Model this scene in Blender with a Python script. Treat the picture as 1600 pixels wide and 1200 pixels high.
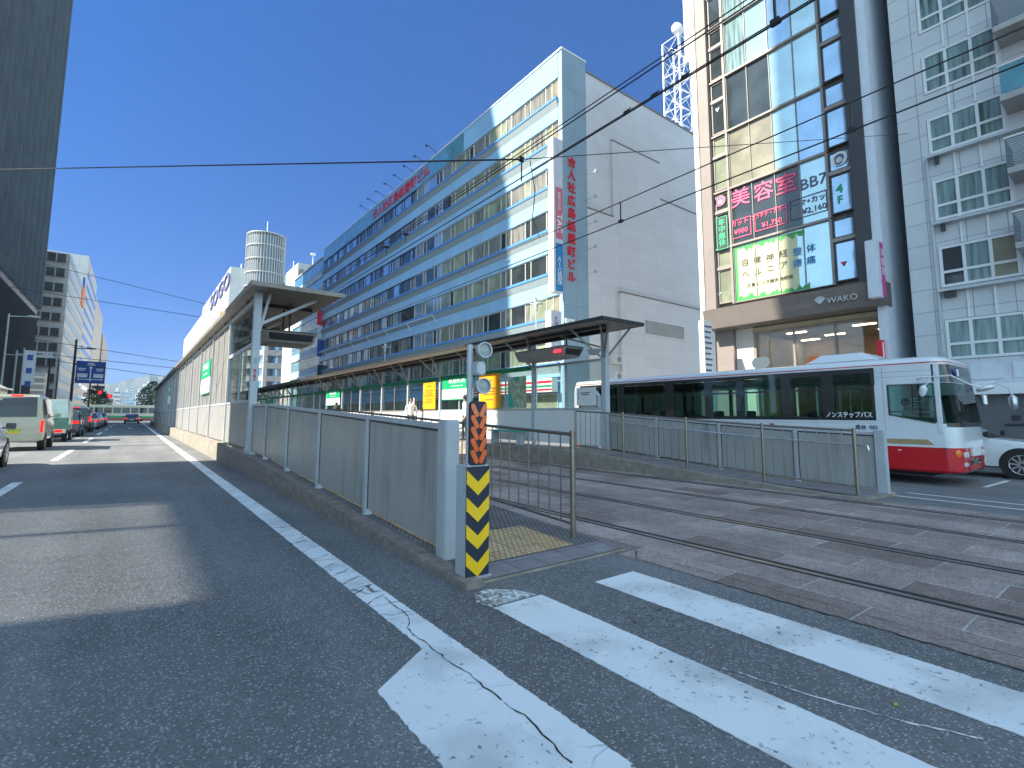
import bpy, bmesh, math, random
import mathutils
from mathutils import Vector, Matrix
random.seed(7)
sc = bpy.context.scene
for o in list(bpy.data.objects): bpy.data.objects.remove(o)
COL = sc.collection

# ------------------------------------------------------------------ camera
FPX, PPX, PPY, EYE = 781.955, 786.765, 567.173, 1.3       # for a 1600x1200 frame
ROT = Matrix(((0.80381355, -0.06639775, -0.59116421),
              (-0.59486627, -0.08264701, -0.79956463),
              (0.00423134, 0.99436453, -0.10593057)))
cam = bpy.data.cameras.new('camera'); camo = bpy.data.objects.new('camera', cam); COL.objects.link(camo)
cam.sensor_width = 36; cam.lens = 36 * FPX / 1600
cam.shift_x = (800 - PPX) / 1600; cam.shift_y = -(600 - PPY) / 1600
cam.clip_start = 0.05; cam.clip_end = 9000
camo.matrix_world = Matrix.Translation((0, 0, EYE)) @ ROT.to_4x4()
sc.camera = camo
sc.render.resolution_x, sc.render.resolution_y = 1024, 768

HAZE = True
# ------------------------------------------------------------------ world, sun, exposure
SUN_EL = math.radians(42)
LX, LY = 1.0, -0.25                                        # the way sunlight travels over the ground
SKY_LIFT = 0.36                          # clear winter sky: the pale band at the horizon is thin
SKY_DEEP = (0.092, 0.232, 0.39, 1); SKY_FILL = (2.15, 1.75, 1.12, 1)      # added tints: deep blue ahead, brighter and paler behind the camera to lift shade
w = bpy.data.worlds.new('World'); sc.world = w; w.use_nodes = True
wn = w.node_tree; wn.nodes.clear()
sky = wn.nodes.new('ShaderNodeTexSky'); sky.sky_type = 'NISHITA'; sky.sun_disc = False
sky.sun_elevation = SUN_EL
sky.sun_rotation = math.atan2(-LX, -LY)                    # azimuth from +Y clockwise
sky.altitude = 50; sky.air_density = 1.0; sky.dust_density = 0.0; sky.ozone_density = 4.5
bg = wn.nodes.new('ShaderNodeBackground'); bg.inputs[1].default_value = 0.15
wo = wn.nodes.new('ShaderNodeOutputWorld')
tc = wn.nodes.new('ShaderNodeTexCoord'); sp_ = wn.nodes.new('ShaderNodeSeparateXYZ'); cb_ = wn.nodes.new('ShaderNodeCombineXYZ')
mz = wn.nodes.new('ShaderNodeMath'); mz.operation = 'MULTIPLY_ADD'; mz.inputs[1].default_value = 0.85; mz.inputs[2].default_value = SKY_LIFT
nz = wn.nodes.new('ShaderNodeVectorMath'); nz.operation = 'NORMALIZE'
wn.links.new(tc.outputs['Generated'], sp_.inputs[0]); wn.links.new(sp_.outputs[0], cb_.inputs[0]); wn.links.new(sp_.outputs[1], cb_.inputs[1])
ab_ = wn.nodes.new('ShaderNodeMath'); ab_.operation = 'ABSOLUTE'; wn.links.new(sp_.outputs[2], ab_.inputs[0]); wn.links.new(ab_.outputs[0], mz.inputs[0])
wn.links.new(mz.outputs[0], cb_.inputs[2]); wn.links.new(cb_.outputs[0], nz.inputs[0]); wn.links.new(nz.outputs[0], sky.inputs[0])
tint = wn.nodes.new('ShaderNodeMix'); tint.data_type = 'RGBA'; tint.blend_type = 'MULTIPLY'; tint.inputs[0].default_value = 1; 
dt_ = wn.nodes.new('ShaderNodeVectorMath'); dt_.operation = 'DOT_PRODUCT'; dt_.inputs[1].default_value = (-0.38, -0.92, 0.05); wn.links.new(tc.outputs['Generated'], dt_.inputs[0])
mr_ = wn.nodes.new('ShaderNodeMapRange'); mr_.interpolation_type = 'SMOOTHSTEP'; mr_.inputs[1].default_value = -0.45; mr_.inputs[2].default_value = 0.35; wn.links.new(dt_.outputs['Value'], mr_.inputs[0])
tm_ = wn.nodes.new('ShaderNodeMix'); tm_.data_type = 'RGBA'; tm_.inputs[6].default_value = SKY_DEEP; tm_.inputs[7].default_value = SKY_FILL; wn.links.new(mr_.outputs[0], tm_.inputs[0]); wn.links.new(tm_.outputs[2], tint.inputs[7])
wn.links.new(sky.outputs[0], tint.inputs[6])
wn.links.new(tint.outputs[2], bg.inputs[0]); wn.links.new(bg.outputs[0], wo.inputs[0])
sun = bpy.data.lights.new('sun', 'SUN'); suno = bpy.data.objects.new('sun', sun); COL.objects.link(suno)
sun.energy = 3.5; sun.angle = math.radians(0.55); sun.color = (1.0, 0.93, 0.80)
h = math.hypot(LX, LY)
sd = Vector((LX / h * math.cos(SUN_EL), LY / h * math.cos(SUN_EL), -math.sin(SUN_EL)))
suno.rotation_euler = sd.to_track_quat('-Z', 'Y').to_euler()
sc.view_settings.view_transform = 'Standard'; sc.view_settings.look = 'None'
sc.view_settings.gamma = 1; sc.view_settings.use_curve_mapping = False
sc.view_settings.exposure = 1.80
sc.cycles.max_bounces = 7; sc.cycles.transparent_max_bounces = 12
sc.cycles.use_denoising = True

# a photo pixel on a plane of the place -> a point of the place
def ray(px, py):
    return (ROT @ Vector((px - PPX, -(py - PPY), -FPX))).normalized()
def gz(px, py, z=0.0):
    r = ray(px, py); return Vector((0, 0, EYE)) + r * ((z - EYE) / r.z)
def gx(px, py, x):
    r = ray(px, py); return Vector((0, 0, EYE)) + r * (x / r.x)
def gy(px, py, y):
    r = ray(px, py); return Vector((0, 0, EYE)) + r * (y / r.y)

# ------------------------------------------------------------------ materials
MATS = {}
def _new(name):
    m = bpy.data.materials.new(name); m.use_nodes = True
    nt = m.node_tree; nt.nodes.clear()
    out = nt.nodes.new('ShaderNodeOutputMaterial'); p = nt.nodes.new('ShaderNodeBsdfPrincipled')
    nt.links.new(p.outputs[0], out.inputs[0]); MATS[name] = m
    return m, nt, p
def _tex(nt, kind, scale, vec=None, **kw):
    t = nt.nodes.new(kind)
    t.inputs['Scale'].default_value = scale
    for k, v in kw.items():
        if k in t.inputs: t.inputs[k].default_value = v
        else: setattr(t, k, v)
    if vec is not None: nt.links.new(vec, t.inputs['Vector'])
    return t
def _pos(nt): return nt.nodes.new('ShaderNodeNewGeometry').outputs['Position']
def _ramp(nt, src, stops):
    r = nt.nodes.new('ShaderNodeValToRGB'); e = r.color_ramp.elements
    while len(e) < len(stops): e.new(0.5)
    for i, (p, c) in enumerate(stops):
        e[i].position = p; e[i].color = (c[0], c[1], c[2], 1) if hasattr(c, '__len__') else (c, c, c, 1)
    nt.links.new(src, r.inputs[0]); return r.outputs[0]
def _mix(nt, fac, a, b, mode='MIX'):
    m = nt.nodes.new('ShaderNodeMix'); m.data_type = 'RGBA'; m.blend_type = mode
    def put(i, v):
        if hasattr(v, 'is_linked') or isinstance(v, bpy.types.NodeSocket): nt.links.new(v, m.inputs[i])
        elif i == 0: m.inputs[0].default_value = v
        else: m.inputs[i].default_value = (v[0], v[1], v[2], 1) if hasattr(v, '__len__') else (v, v, v, 1)
    put(0, fac); put(6, a); put(7, b)
    return m.outputs[2]
def _math(nt, op, a, b=0.0):
    m = nt.nodes.new('ShaderNodeMath'); m.operation = op
    for i, v in enumerate((a, b)):
        if isinstance(v, bpy.types.NodeSocket): nt.links.new(v, m.inputs[i])
        else: m.inputs[i].default_value = v
    return m.outputs[0]
def _bump(nt, p, src, strength, dist=0.01):
    b = nt.nodes.new('ShaderNodeBump'); b.inputs['Strength'].default_value = strength
    b.inputs['Distance'].default_value = dist
    nt.links.new(src, b.inputs['Height']); nt.links.new(b.outputs[0], p.inputs['Normal'])
def _col(nt, p, v):
    if isinstance(v, bpy.types.NodeSocket): nt.links.new(v, p.inputs['Base Color'])
    else: p.inputs['Base Color'].default_value = (v[0], v[1], v[2], 1)
def plain(name, c, rough=0.55, metal=0.0, var=0.12, scale=3.0, emit=0, bump=0.0, coat=0.0, streak=0.0, spec=0.5):
    m, nt, p = _new(name)
    pos = _pos(nt)
    n = _tex(nt, 'ShaderNodeTexNoise', scale, pos, Detail=5.0, Roughness=0.6)
    lo = [x * (1 - var) for x in c]; hi = [min(1, x * (1 + var)) for x in c]
    col = _ramp(nt, n.outputs[0], [(0.3, lo), (0.7, hi)])
    if streak > 0:      # rain streaks and grime that belong to the surface
        mp = nt.nodes.new('ShaderNodeMapping'); mp.inputs['Scale'].default_value = (6, 6, 0.5)
        nt.links.new(pos, mp.inputs[0])
        s = _tex(nt, 'ShaderNodeTexNoise', 1.0, mp.outputs[0], Detail=6.0)
        s2 = _tex(nt, 'ShaderNodeTexNoise', 1.1, pos, Detail=3.0)
        fac = _math(nt, 'MULTIPLY', _ramp(nt, s.outputs[0], [(0.5, 0.0), (0.72, 1.0)]), _ramp(nt, s2.outputs[0], [(0.4, 0.0), (0.65, streak)]))
        col = _mix(nt, fac, col, [x * 0.45 for x in c])
    _col(nt, p, col)
    p.inputs['Roughness'].default_value = rough; p.inputs['Metallic'].default_value = metal
    p.inputs['Specular IOR Level'].default_value = spec
    if coat: p.inputs['Coat Weight'].default_value = coat; p.inputs['Coat Roughness'].default_value = 0.04
    if bump: _bump(nt, p, n.outputs[0], bump, 0.005)
    if emit:
        p.inputs['Emission Color'].default_value = (c[0], c[1], c[2], 1); p.inputs['Emission Strength'].default_value = emit
    return m
def glassy(name, c, rough=0.03, var=0.3, scale=0.7, wobble=0.02, metal=0.0, ior=1.6):
    """dark window glass seen from outside: deep tint, strong clear reflection, faint rippling"""
    m, nt, p = _new(name); pos = _pos(nt)
    n = _tex(nt, 'ShaderNodeTexNoise', scale, pos, Detail=3.0)
    _col(nt, p, _ramp(nt, n.outputs[0], [(0.35, [x * (1 - var) for x in c]), (0.65, [x * (1 + var) for x in c])]))
    p.inputs['Roughness'].default_value = rough; p.inputs['IOR'].default_value = ior; p.inputs['Metallic'].default_value = metal
    n2 = _tex(nt, 'ShaderNodeTexNoise', 0.5, pos)
    _bump(nt, p, n2.outputs[0], wobble, 0.2)
    return m
def clear_glass(name, tint=(0.85, 0.92, 0.9), refl=0.12):
    m = bpy.data.materials.new(name); m.use_nodes = True; nt = m.node_tree; nt.nodes.clear()
    out = nt.nodes.new('ShaderNodeOutputMaterial'); t = nt.nodes.new('ShaderNodeBsdfTransparent')
    g = nt.nodes.new('ShaderNodeBsdfGlossy'); g.inputs['Roughness'].default_value = 0.02
    t.inputs[0].default_value = (*tint, 1)
    mx = nt.nodes.new('ShaderNodeMixShader'); fr = nt.nodes.new('ShaderNodeLayerWeight'); fr.inputs[0].default_value = 0.5
    a = _math(nt, 'ADD', _math(nt, 'MULTIPLY', _math(nt, 'POWER', fr.outputs['Facing'], 4.0), 0.6), refl * .5)
    nt.links.new(a, mx.inputs[0]); nt.links.new(t.outputs[0], mx.inputs[1]); nt.links.new(g.outputs[0], mx.inputs[2])
    nt.links.new(mx.outputs[0], out.inputs[0]); MATS[name] = m
    return m

def asphalt_color(nt, pos, base=0.17):
    big = _tex(nt, 'ShaderNodeTexNoise', 0.55, pos, Detail=5.0)
    mid = _tex(nt, 'ShaderNodeTexNoise', 9.0, pos, Detail=5.0)
    sp = _tex(nt, 'ShaderNodeTexNoise', 62.0, pos, Detail=3.0, Roughness=0.75)
    vor = _tex(nt, 'ShaderNodeTexVoronoi', 72.0, pos)
    c = _ramp(nt, big.outputs[0], [(0.3, (base * .76, base * .79, base * .83)), (0.7, (base * 1.2, base * 1.22, base * 1.24))])
    c = _mix(nt, 0.5, c, _ramp(nt, mid.outputs[0], [(0.3, .42), (0.7, .6)]), 'OVERLAY')
    tm = nt.nodes.new('ShaderNodeMapping'); tm.inputs['Scale'].default_value = (0.9, 0.06, 1); nt.links.new(pos, tm.inputs[0])
    tr = _tex(nt, 'ShaderNodeTexNoise', 1.6, tm.outputs[0], Detail=4.0); st = _tex(nt, 'ShaderNodeTexNoise', 1.1, pos, Detail=6.0, Roughness=.65)
    c = _mix(nt, 0.7, c, _ramp(nt, tr.outputs[0], [(0.35, .36), (0.65, .6)]), 'OVERLAY')
    c = _mix(nt, _ramp(nt, st.outputs[0], [(0.58, 0.0), (0.70, 0.45)]), c, [base * .45] * 3)
    stones = _ramp(nt, vor.outputs['Color'], [(0.50, 0.0), (0.70, 0.75)])
    stones = _math(nt, 'MULTIPLY', stones, _ramp(nt, vor.outputs['Distance'], [(0.28, 1.0), (0.50, 0.0)]))
    c = _mix(nt, stones, c, (0.50, 0.51, 0.50))
    c = _mix(nt, _ramp(nt, sp.outputs[0], [(0.36, 0.65), (0.46, 0.0)]), c, (0.035, 0.037, 0.042))
    return c, sp, vor
def mk_asphalt():
    m, nt, p = _new('asphalt'); pos = _pos(nt)
    c, sp, vor = asphalt_color(nt, pos)
    # hairline cracks in patches
    ns = _tex(nt, 'ShaderNodeTexNoise', 2.5, pos, Detail=4.0)
    off = nt.nodes.new('ShaderNodeVectorMath'); off.operation = 'ADD'
    nt.links.new(pos, off.inputs[0]); nt.links.new(ns.outputs['Color'], off.inputs[1])
    cr = _tex(nt, 'ShaderNodeTexVoronoi', 1.3, off.outputs[0], feature='DISTANCE_TO_EDGE')
    pm = _tex(nt, 'ShaderNodeTexNoise', 0.35, pos)
    f = _math(nt, 'MULTIPLY', _ramp(nt, cr.outputs[0], [(0.002, 1.0), (0.008, 0.0)]), _ramp(nt, pm.outputs[0], [(0.52, 0.0), (0.6, 0.8)]))
    _col(nt, p, _mix(nt, f, c, (0.012, 0.012, 0.013)))
    p.inputs['Roughness'].default_value = 0.8; p.inputs['Specular IOR Level'].default_value = 0.4
    _bump(nt, p, sp.outputs[0], 0.55, 0.008)
mk_asphalt()
def mk_paint(name, white=(0.80, 0.82, 0.84), crack=1.0, wear=0.57):
    m, nt, p = _new(name); pos = _pos(nt)
    c, sp, vor = asphalt_color(nt, pos)
    big = _tex(nt, 'ShaderNodeTexNoise', 2.2, pos, Detail=6.0)
    wc = _ramp(nt, big.outputs[0], [(0.32, [x * .72 for x in white]), (0.5, white), (0.8, [x * 1.06 for x in white])])
    ns = _tex(nt, 'ShaderNodeTexNoise', 4.0, pos, Detail=5.0)
    off = nt.nodes.new('ShaderNodeVectorMath'); off.operation = 'ADD'
    sc_ = nt.nodes.new('ShaderNodeVectorMath'); sc_.operation = 'SCALE'; sc_.inputs['Scale'].default_value = 0.22
    nt.links.new(ns.outputs['Color'], sc_.inputs[0]); nt.links.new(pos, off.inputs[0]); nt.links.new(sc_.outputs[0], off.inputs[1])
    mp = nt.nodes.new('ShaderNodeMapping'); mp.inputs['Scale'].default_value = (1.0, 3.2, 1.0); nt.links.new(off.outputs[0], mp.inputs[0])
    cr = _tex(nt, 'ShaderNodeTexVoronoi', 1.5, mp.outputs[0], feature='DISTANCE_TO_EDGE')
    pm = _tex(nt, 'ShaderNodeTexNoise', 1.4, pos, Detail=2.0)
    f1 = _math(nt, 'MULTIPLY', _ramp(nt, cr.outputs[0], [(0.006, 1.0), (0.022, 0.0)]), _ramp(nt, pm.outputs[0], [(0.48, 0.0), (0.56, crack)]))
    # chips
    ch = _tex(nt, 'ShaderNodeTexNoise', 24.0, pos, Detail=6.0, Roughness=0.7)
    f2 = _math(nt, 'MULTIPLY', _ramp(nt, ch.outputs[0], [(wear, 0.0), (wear + .03, 1.0)]), _ramp(nt, big.outputs[0], [(0.45, 1.0), (0.6, 0.0)]))
    f = _math(nt, 'MAXIMUM', f1, f2)
    _col(nt, p, _mix(nt, f, wc, c))
    p.inputs['Roughness'].default_value = 0.6
    _bump(nt, p, sp.outputs[0], 0.25, 0.004)
mk_paint('road_paint', crack=0.0, wear=0.60)
mk_paint('lane_paint', crack=1.0, wear=0.62)
mk_paint('worn_paint', crack=0.8, wear=0.47)
def mk_sett():
    m, nt, p = _new('granite_slab')
    g = nt.nodes.new('ShaderNodeNewGeometry'); sx = nt.nodes.new('ShaderNodeSeparateXYZ'); cx = nt.nodes.new('ShaderNodeCombineXYZ')
    nt.links.new(g.outputs['Position'], sx.inputs[0])
    wn_ = _tex(nt, 'ShaderNodeTexNoise', 1.3, g.outputs['Position'], Detail=3.0)
    wob = _math(nt, 'MULTIPLY', wn_.outputs[0], 0.07)
    nt.links.new(_math(nt, 'ADD', sx.outputs[1], wob), cx.inputs[0]); nt.links.new(_math(nt, 'ADD', sx.outputs[0], wob), cx.inputs[1])
    b = nt.nodes.new('ShaderNodeTexBrick'); nt.links.new(cx.outputs[0], b.inputs[0])
    b.inputs['Scale'].default_value = 1.0; b.inputs['Brick Width'].default_value = 0.95; b.inputs['Row Height'].default_value = 0.47
    b.inputs['Mortar Size'].default_value = 0.009; b.inputs['Mortar Smooth'].default_value = 0.3
    b.inputs['Color1'].default_value = (0.21, 0.155, 0.14, 1); b.inputs['Color2'].default_value = (0.40, 0.325, 0.30, 1)
    b.inputs['Mortar'].default_value = (0.42, 0.40, 0.37, 1)
    pos = g.outputs['Position']
    n1 = _tex(nt, 'ShaderNodeTexNoise', 0.8, pos, Detail=5.0); n2 = _tex(nt, 'ShaderNodeTexNoise', 55.0, pos, Detail=4.0, Roughness=.8)
    n3 = _tex(nt, 'ShaderNodeTexNoise', 7.0, pos, Detail=5.0)
    c = _mix(nt, 0.75, b.outputs[0], _ramp(nt, n1.outputs[0], [(0.3, .3), (0.7, .68)]), 'OVERLAY')
    c = _mix(nt, 0.8, c, _ramp(nt, n2.outputs[0], [(0.35, .2), (0.65, .78)]), 'OVERLAY')
    c = _mix(nt, 0.5, c, _ramp(nt, n3.outputs[0], [(0.35, .35), (0.65, .6)]), 'OVERLAY')
    _col(nt, p, c); p.inputs['Roughness'].default_value = 0.75
    hh = _mix(nt, 0.6, n2.outputs[0], b.outputs['Fac'])
    _bump(nt, p, _math(nt, 'SUBTRACT', _math(nt, 'MULTIPLY', n2.outputs[0], 0.5), b.outputs['Fac']), 0.6, 0.01)
mk_sett()
def mk_tile(name, c, size=0.3, mortar=(0.09, 0.09, 0.085), dots=True, var=.1):
    m, nt, p = _new(name); g = nt.nodes.new('ShaderNodeNewGeometry')
    b = nt.nodes.new('ShaderNodeTexBrick'); nt.links.new(g.outputs['Position'], b.inputs[0])
    b.offset = 0.0; b.inputs['Scale'].default_value = 1.0; b.inputs['Brick Width'].default_value = size; b.inputs['Row Height'].default_value = size
    b.inputs['Mortar Size'].default_value = 0.005
    b.inputs['Color1'].default_value = (*[x * (1 - var) for x in c], 1); b.inputs['Color2'].default_value = (*[x * (1 + var) for x in c], 1); b.inputs['Mortar'].default_value = (*mortar, 1)
    n = _tex(nt, 'ShaderNodeTexNoise', 5.0, g.outputs['Position'], Detail=6.0)
    col = _mix(nt, 0.6, b.outputs[0], _ramp(nt, n.outputs[0], [(0.3, .34), (0.7, .62)]), 'OVERLAY')
    _col(nt, p, col); p.inputs['Roughness'].default_value = 0.7
    if dots:
        b2 = nt.nodes.new('ShaderNodeTexBrick'); nt.links.new(g.outputs['Position'], b2.inputs[0])
        b2.offset = 0.5; b2.inputs['Brick Width'].default_value = 0.06; b2.inputs['Row Height'].default_value = 0.05; b2.inputs['Scale'].default_value = 1.0
        b2.inputs['Mortar Size'].default_value = 0.012; b2.inputs['Mortar Smooth'].default_value = 1.0
        col = _mix(nt, _math(nt, 'MULTIPLY', b2.outputs['Fac'], 0.55), col, [x * .4 for x in c]); _col(nt, p, col)
        _bump(nt, p, _math(nt, 'SUBTRACT', 1.0, b2.outputs['Fac']), 1.0, 0.02)
    else: _bump(nt, p, _math(nt, 'SUBTRACT', 1.0, b.outputs['Fac']), 0.5, 0.01)
mk_tile('grey_tile', (0.25, 0.23, 0.24), dots=False); mk_tile('grey_stud_tile', (0.22, 0.21, 0.22)); mk_tile('yellow_tile', (0.78, 0.54, 0.29))
def mk_panelled(name, c, u, v, axis='y', line=(0.55,), ms=0.012, rough=.5, var=0.03, offset=0.0, streak=0):
    """wall cladding: panels u wide, v high with thin joints"""
    m, nt, p = _new(name); g = nt.nodes.new('ShaderNodeNewGeometry'); sx = nt.nodes.new('ShaderNodeSeparateXYZ'); cx = nt.nodes.new('ShaderNodeCombineXYZ')
    nt.links.new(g.outputs['Position'], sx.inputs[0])
    nt.links.new(_math(nt, 'ADD', sx.outputs[0], sx.outputs[1]), cx.inputs[0]); nt.links.new(sx.outputs[2], cx.inputs[1])
    b = nt.nodes.new('ShaderNodeTexBrick'); nt.links.new(cx.outputs[0], b.inputs[0]); b.offset = offset
    b.inputs['Scale'].default_value = 1.0; b.inputs['Brick Width'].default_value = u; b.inputs['Row Height'].default_value = v; b.inputs['Mortar Size'].default_value = ms
    b.inputs['Color1'].default_value = (*[x * (1 - var) for x in c], 1); b.inputs['Color2'].default_value = (*[min(1, x * (1 + var)) for x in c], 1)
    b.inputs['Mortar'].default_value = (*[x * line[0] for x in c], 1)
    n = _tex(nt, 'ShaderNodeTexNoise', 0.4, g.outputs['Position'], Detail=6.0)
    _col(nt, p, _mix(nt, 0.35, b.outputs[0], _ramp(nt, n.outputs[0], [(0.3, .4), (0.7, .6)]), 'OVERLAY'))
    p.inputs['Roughness'].default_value = rough
    _bump(nt, p, _math(nt, 'SUBTRACT', 1.0, b.outputs['Fac']), 0.4, 0.01)
mk_panelled('pale_blue_cladding', (0.29, 0.49, 0.69), 1.35, 1.72, rough=.28)
mk_panelled('slate_blue_cladding', (0.26, 0.36, 0.43), 1.25, 1.9)
mk_panelled('white_wall_tiles', (0.66, 0.64, 0.64), 2.4, 0.9, line=(0.86,), ms=0.02)
mk_panelled('apartment_tiles', (0.56, 0.58, 0.60), 1.15, 0.92, line=(0.45,), ms=0.013)
mk_panelled('beige_office', (0.38, 0.37, 0.36), 1.2, 0.45, line=(0.8,))
mk_panelled('brown_tile', (0.25, 0.21, 0.19), 0.24, 0.08, line=(0.7,), ms=0.006, offset=.5)
mk_panelled('store_cladding', (0.52, 0.51, 0.48), 3.0, 1.4, line=(0.6,), ms=0.12)
mk_panelled('store_white', (0.58, 0.57, 0.54), 4.0, 4.0, line=(0.8,), ms=0.06)
mk_panelled('cyan_cladding', (0.33, 0.46, 0.56), 4.0, 3.6, line=(1.35,), ms=0.14)
plain('concrete', (0.30, 0.265, 0.22), .85, scale=4, var=.28, bump=.35, streak=.6)
plain('kerb_stone', (0.25, 0.21, 0.19), .85, scale=9, var=.3, bump=.3)
plain('side_concrete', (0.36, 0.36, 0.35), .8, var=.15, bump=.2)
plain('grey_panel', (0.42, 0.42, 0.40), .36, var=.10, scale=1.4, streak=.75, metal=.15)
plain('grey_steel', (0.50, 0.53, 0.56), .42, var=.07, scale=3, streak=.35, metal=.1)
plain('shelter_panel', (0.33, 0.32, 0.31), .45, var=.08, scale=1.6, streak=.3)  # one even grey for the shelter's lower panels
plain('stainless', (0.33, 0.29, 0.235), .34, metal=.85, var=.12, scale=14)
plain('bright_rail', (0.62, 0.64, 0.66), .25, metal=.8)
plain('rail_steel', (0.30, 0.27, 0.25), .35, metal=.7, var=.3); plain('dark_steel', (0.035, 0.035, 0.038), .55, var=.2)
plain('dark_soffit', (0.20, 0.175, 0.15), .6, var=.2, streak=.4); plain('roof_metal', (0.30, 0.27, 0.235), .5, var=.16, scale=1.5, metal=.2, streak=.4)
plain('soffit', (0.52, 0.46, 0.38), .6, var=.08, scale=2, streak=.3)
plain('blue_sill', (0.09, 0.26, 0.62), .45, var=.08)
plain('underside_shade', (0.27, 0.33, 0.35), .6, var=.06)  # darker tone paints in the shade below the sills
plain('frame_cream', (0.60, 0.58, 0.52), .5, var=.05)
plain('frame_dark', (0.05, 0.05, 0.055), .4, var=.1)
plain('frame_brown', (0.28, 0.245, 0.22), .45, var=.12)
plain('frame_white', (0.72, 0.74, 0.75), .4, var=.05)
glassy('glass_dark', (0.035, 0.045, 0.05)); glassy('glass_blue', (0.30, 0.42, 0.55), metal=.55, var=.12); glassy('glass_teal', (0.42, 0.56, 0.58), wobble=.05, metal=.5, var=.12)
glassy('glass_blind', (0.26, 0.28, 0.20), rough=.10); glassy('glass_tan', (0.24, 0.22, 0.16), rough=.12)
glassy('glass_tower', (0.085, 0.10, 0.115), rough=.35, var=.5, scale=.15, ior=1.25)
clear_glass('shelter_glass', (0.80, 0.86, 0.85), .10); clear_glass('bus_glass', (0.40, 0.60, 0.55), .08); clear_glass('bus_glass_dark', (0.13, 0.21, 0.19), .06)
clear_glass('windscreen_glass', (0.08, 0.14, 0.12), .0); clear_glass('lamp_glass', (0.9, 0.9, 0.88), .12); clear_glass('shop_glass', (0.75, 0.72, 0.66), .12)
def mk_curtain(name, c):
    m, nt, p = _new(name); mp = nt.nodes.new('ShaderNodeMapping'); mp.inputs['Scale'].default_value = (7, 7, .5); nt.links.new(_pos(nt), mp.inputs[0])
    n = _tex(nt, 'ShaderNodeTexNoise', 1.0, mp.outputs[0], Detail=3.0)
    _col(nt, p, _ramp(nt, n.outputs[0], [(0.30, [x * .35 for x in c]), (0.48, c), (0.7, [x * 1.5 for x in c])])); p.inputs['Roughness'].default_value = .08; p.inputs['IOR'].default_value = 1.6
mk_curtain('glass_curtain', (0.17, 0.25, 0.25)); mk_curtain('glass_drape', (0.20, 0.20, 0.18))
def mk_ribbed(name, c, pitch=.12, rough=.5):
    m, nt, p = _new(name); g = nt.nodes.new('ShaderNodeNewGeometry'); sx = nt.nodes.new('ShaderNodeSeparateXYZ'); nt.links.new(g.outputs['Position'], sx.inputs[0])
    s = _math(nt, 'SINE', _math(nt, 'MULTIPLY', _math(nt, 'ADD', sx.outputs[1], sx.outputs[0]), 2 * math.pi / pitch))
    n = _tex(nt, 'ShaderNodeTexNoise', 1.2, g.outputs['Position'], Detail=5.0)
    _col(nt, p, _ramp(nt, n.outputs[0], [(0.3, [x * .82 for x in c]), (0.7, [x * 1.1 for x in c])])); p.inputs['Roughness'].default_value = rough
    _bump(nt, p, s, .6, .012)
mk_ribbed('ribbed_sheet', (0.24, 0.232, 0.22), .16)
mk_ribbed('shutter_grey', (0.12, 0.125, 0.13), 5)
plain('black_rubber', (0.018, 0.018, 0.018), .75); plain('rim_metal', (0.55, 0.56, 0.57), .3, metal=.8)
plain('white_paint', (0.76, 0.78, 0.79), .25, var=.03, coat=.6); plain('bus_white', (0.74, 0.76, 0.79), .22, var=.03, coat=.7, scale=1.2)
plain('bus_red', (0.60, 0.010, 0.018), .25, var=.05, coat=.7); plain('bus_tan', (0.47, 0.33, 0.17), .3, coat=.5); plain('seat_blue', (0.04, 0.07, 0.12), .8)
plain('interior_grey', (0.45, 0.48, 0.46), .7); plain('lime_notice', (0.70, 0.80, 0.02), .5); plain('yellow_notice', (0.88, 0.62, 0.03), .5)
plain('car_beige', (0.46, 0.46, 0.34), .3, coat=.7, var=.03); plain('car_white', (0.70, 0.74, 0.75), .25, coat=.8, var=.03); plain('car_black', (0.02, 0.022, 0.025), .2, coat=.9)
plain('car_dark_blue', (0.03, 0.045, 0.08), .2, coat=.9); plain('car_silver', (0.42, 0.44, 0.47), .28, metal=.5, coat=.7); plain('car_mint', (0.58, 0.68, 0.62), .3, coat=.6)
plain('green_tarp', (0.10, 0.24, 0.18), .7, var=.2); plain('plate_yellow', (0.75, 0.55, 0.03), .5); plain('plate_white', (0.75, 0.76, 0.76), .5)
plain('tail_red_lit', (0.85, 0.012, 0.008), .3, emit=.40); plain('tail_red', (0.45, 0.01, 0.01), .25, coat=.6); plain('signal_red', (1.0, 0.012, 0.02), .3, emit=.7)
plain('lamp_clear', (0.75, 0.77, 0.78), .15, coat=.7); plain('amber', (0.85, 0.20, 0.02), .3, coat=.4); plain('orange_reflector', (0.80, 0.13, 0.012), .28, coat=.7, var=.15, scale=60)
plain('sign_yellow', (0.95, 0.57, 0.008), .45, var=.08); plain('sign_navy', (0.018, 0.025, 0.045), .5); plain('sign_blue', (0.012, 0.07, 0.36), .45, var=.03)
plain('sign_green', (0.01, 0.36, 0.15), .45, var=.05); plain('band_green', (0.01, 0.22, 0.09), .5); plain('poster_orange', (0.85, 0.36, 0.01), .5); plain('poster_map', (0.40, 0.47, 0.33), .5, var=.5, scale=8)
plain('white_board', (0.82, 0.82, 0.80), .5, var=.03); plain('letter_red', (0.72, 0.012, 0.03), .45); plain('letter_pink', (0.90, 0.10, 0.22), .5); plain('letter_black', (0.03, 0.03, 0.035), .5)
plain('letter_white', (0.85, 0.86, 0.86), .5); plain('letter_slate', (0.12, 0.12, 0.22), .5); plain('letter_green', (0.03, 0.42, 0.20), .5); plain('letter_grey', (0.50, 0.50, 0.48), .4, metal=.3)
plain('banner_pink', (0.62, 0.16, 0.22), .5); plain('banner_blue', (0.02, 0.22, 0.50), .5); plain('banner_magenta', (0.62, 0.08, 0.30), .5); plain('sign_grey', (0.60, 0.60, 0.66), .5)
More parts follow.
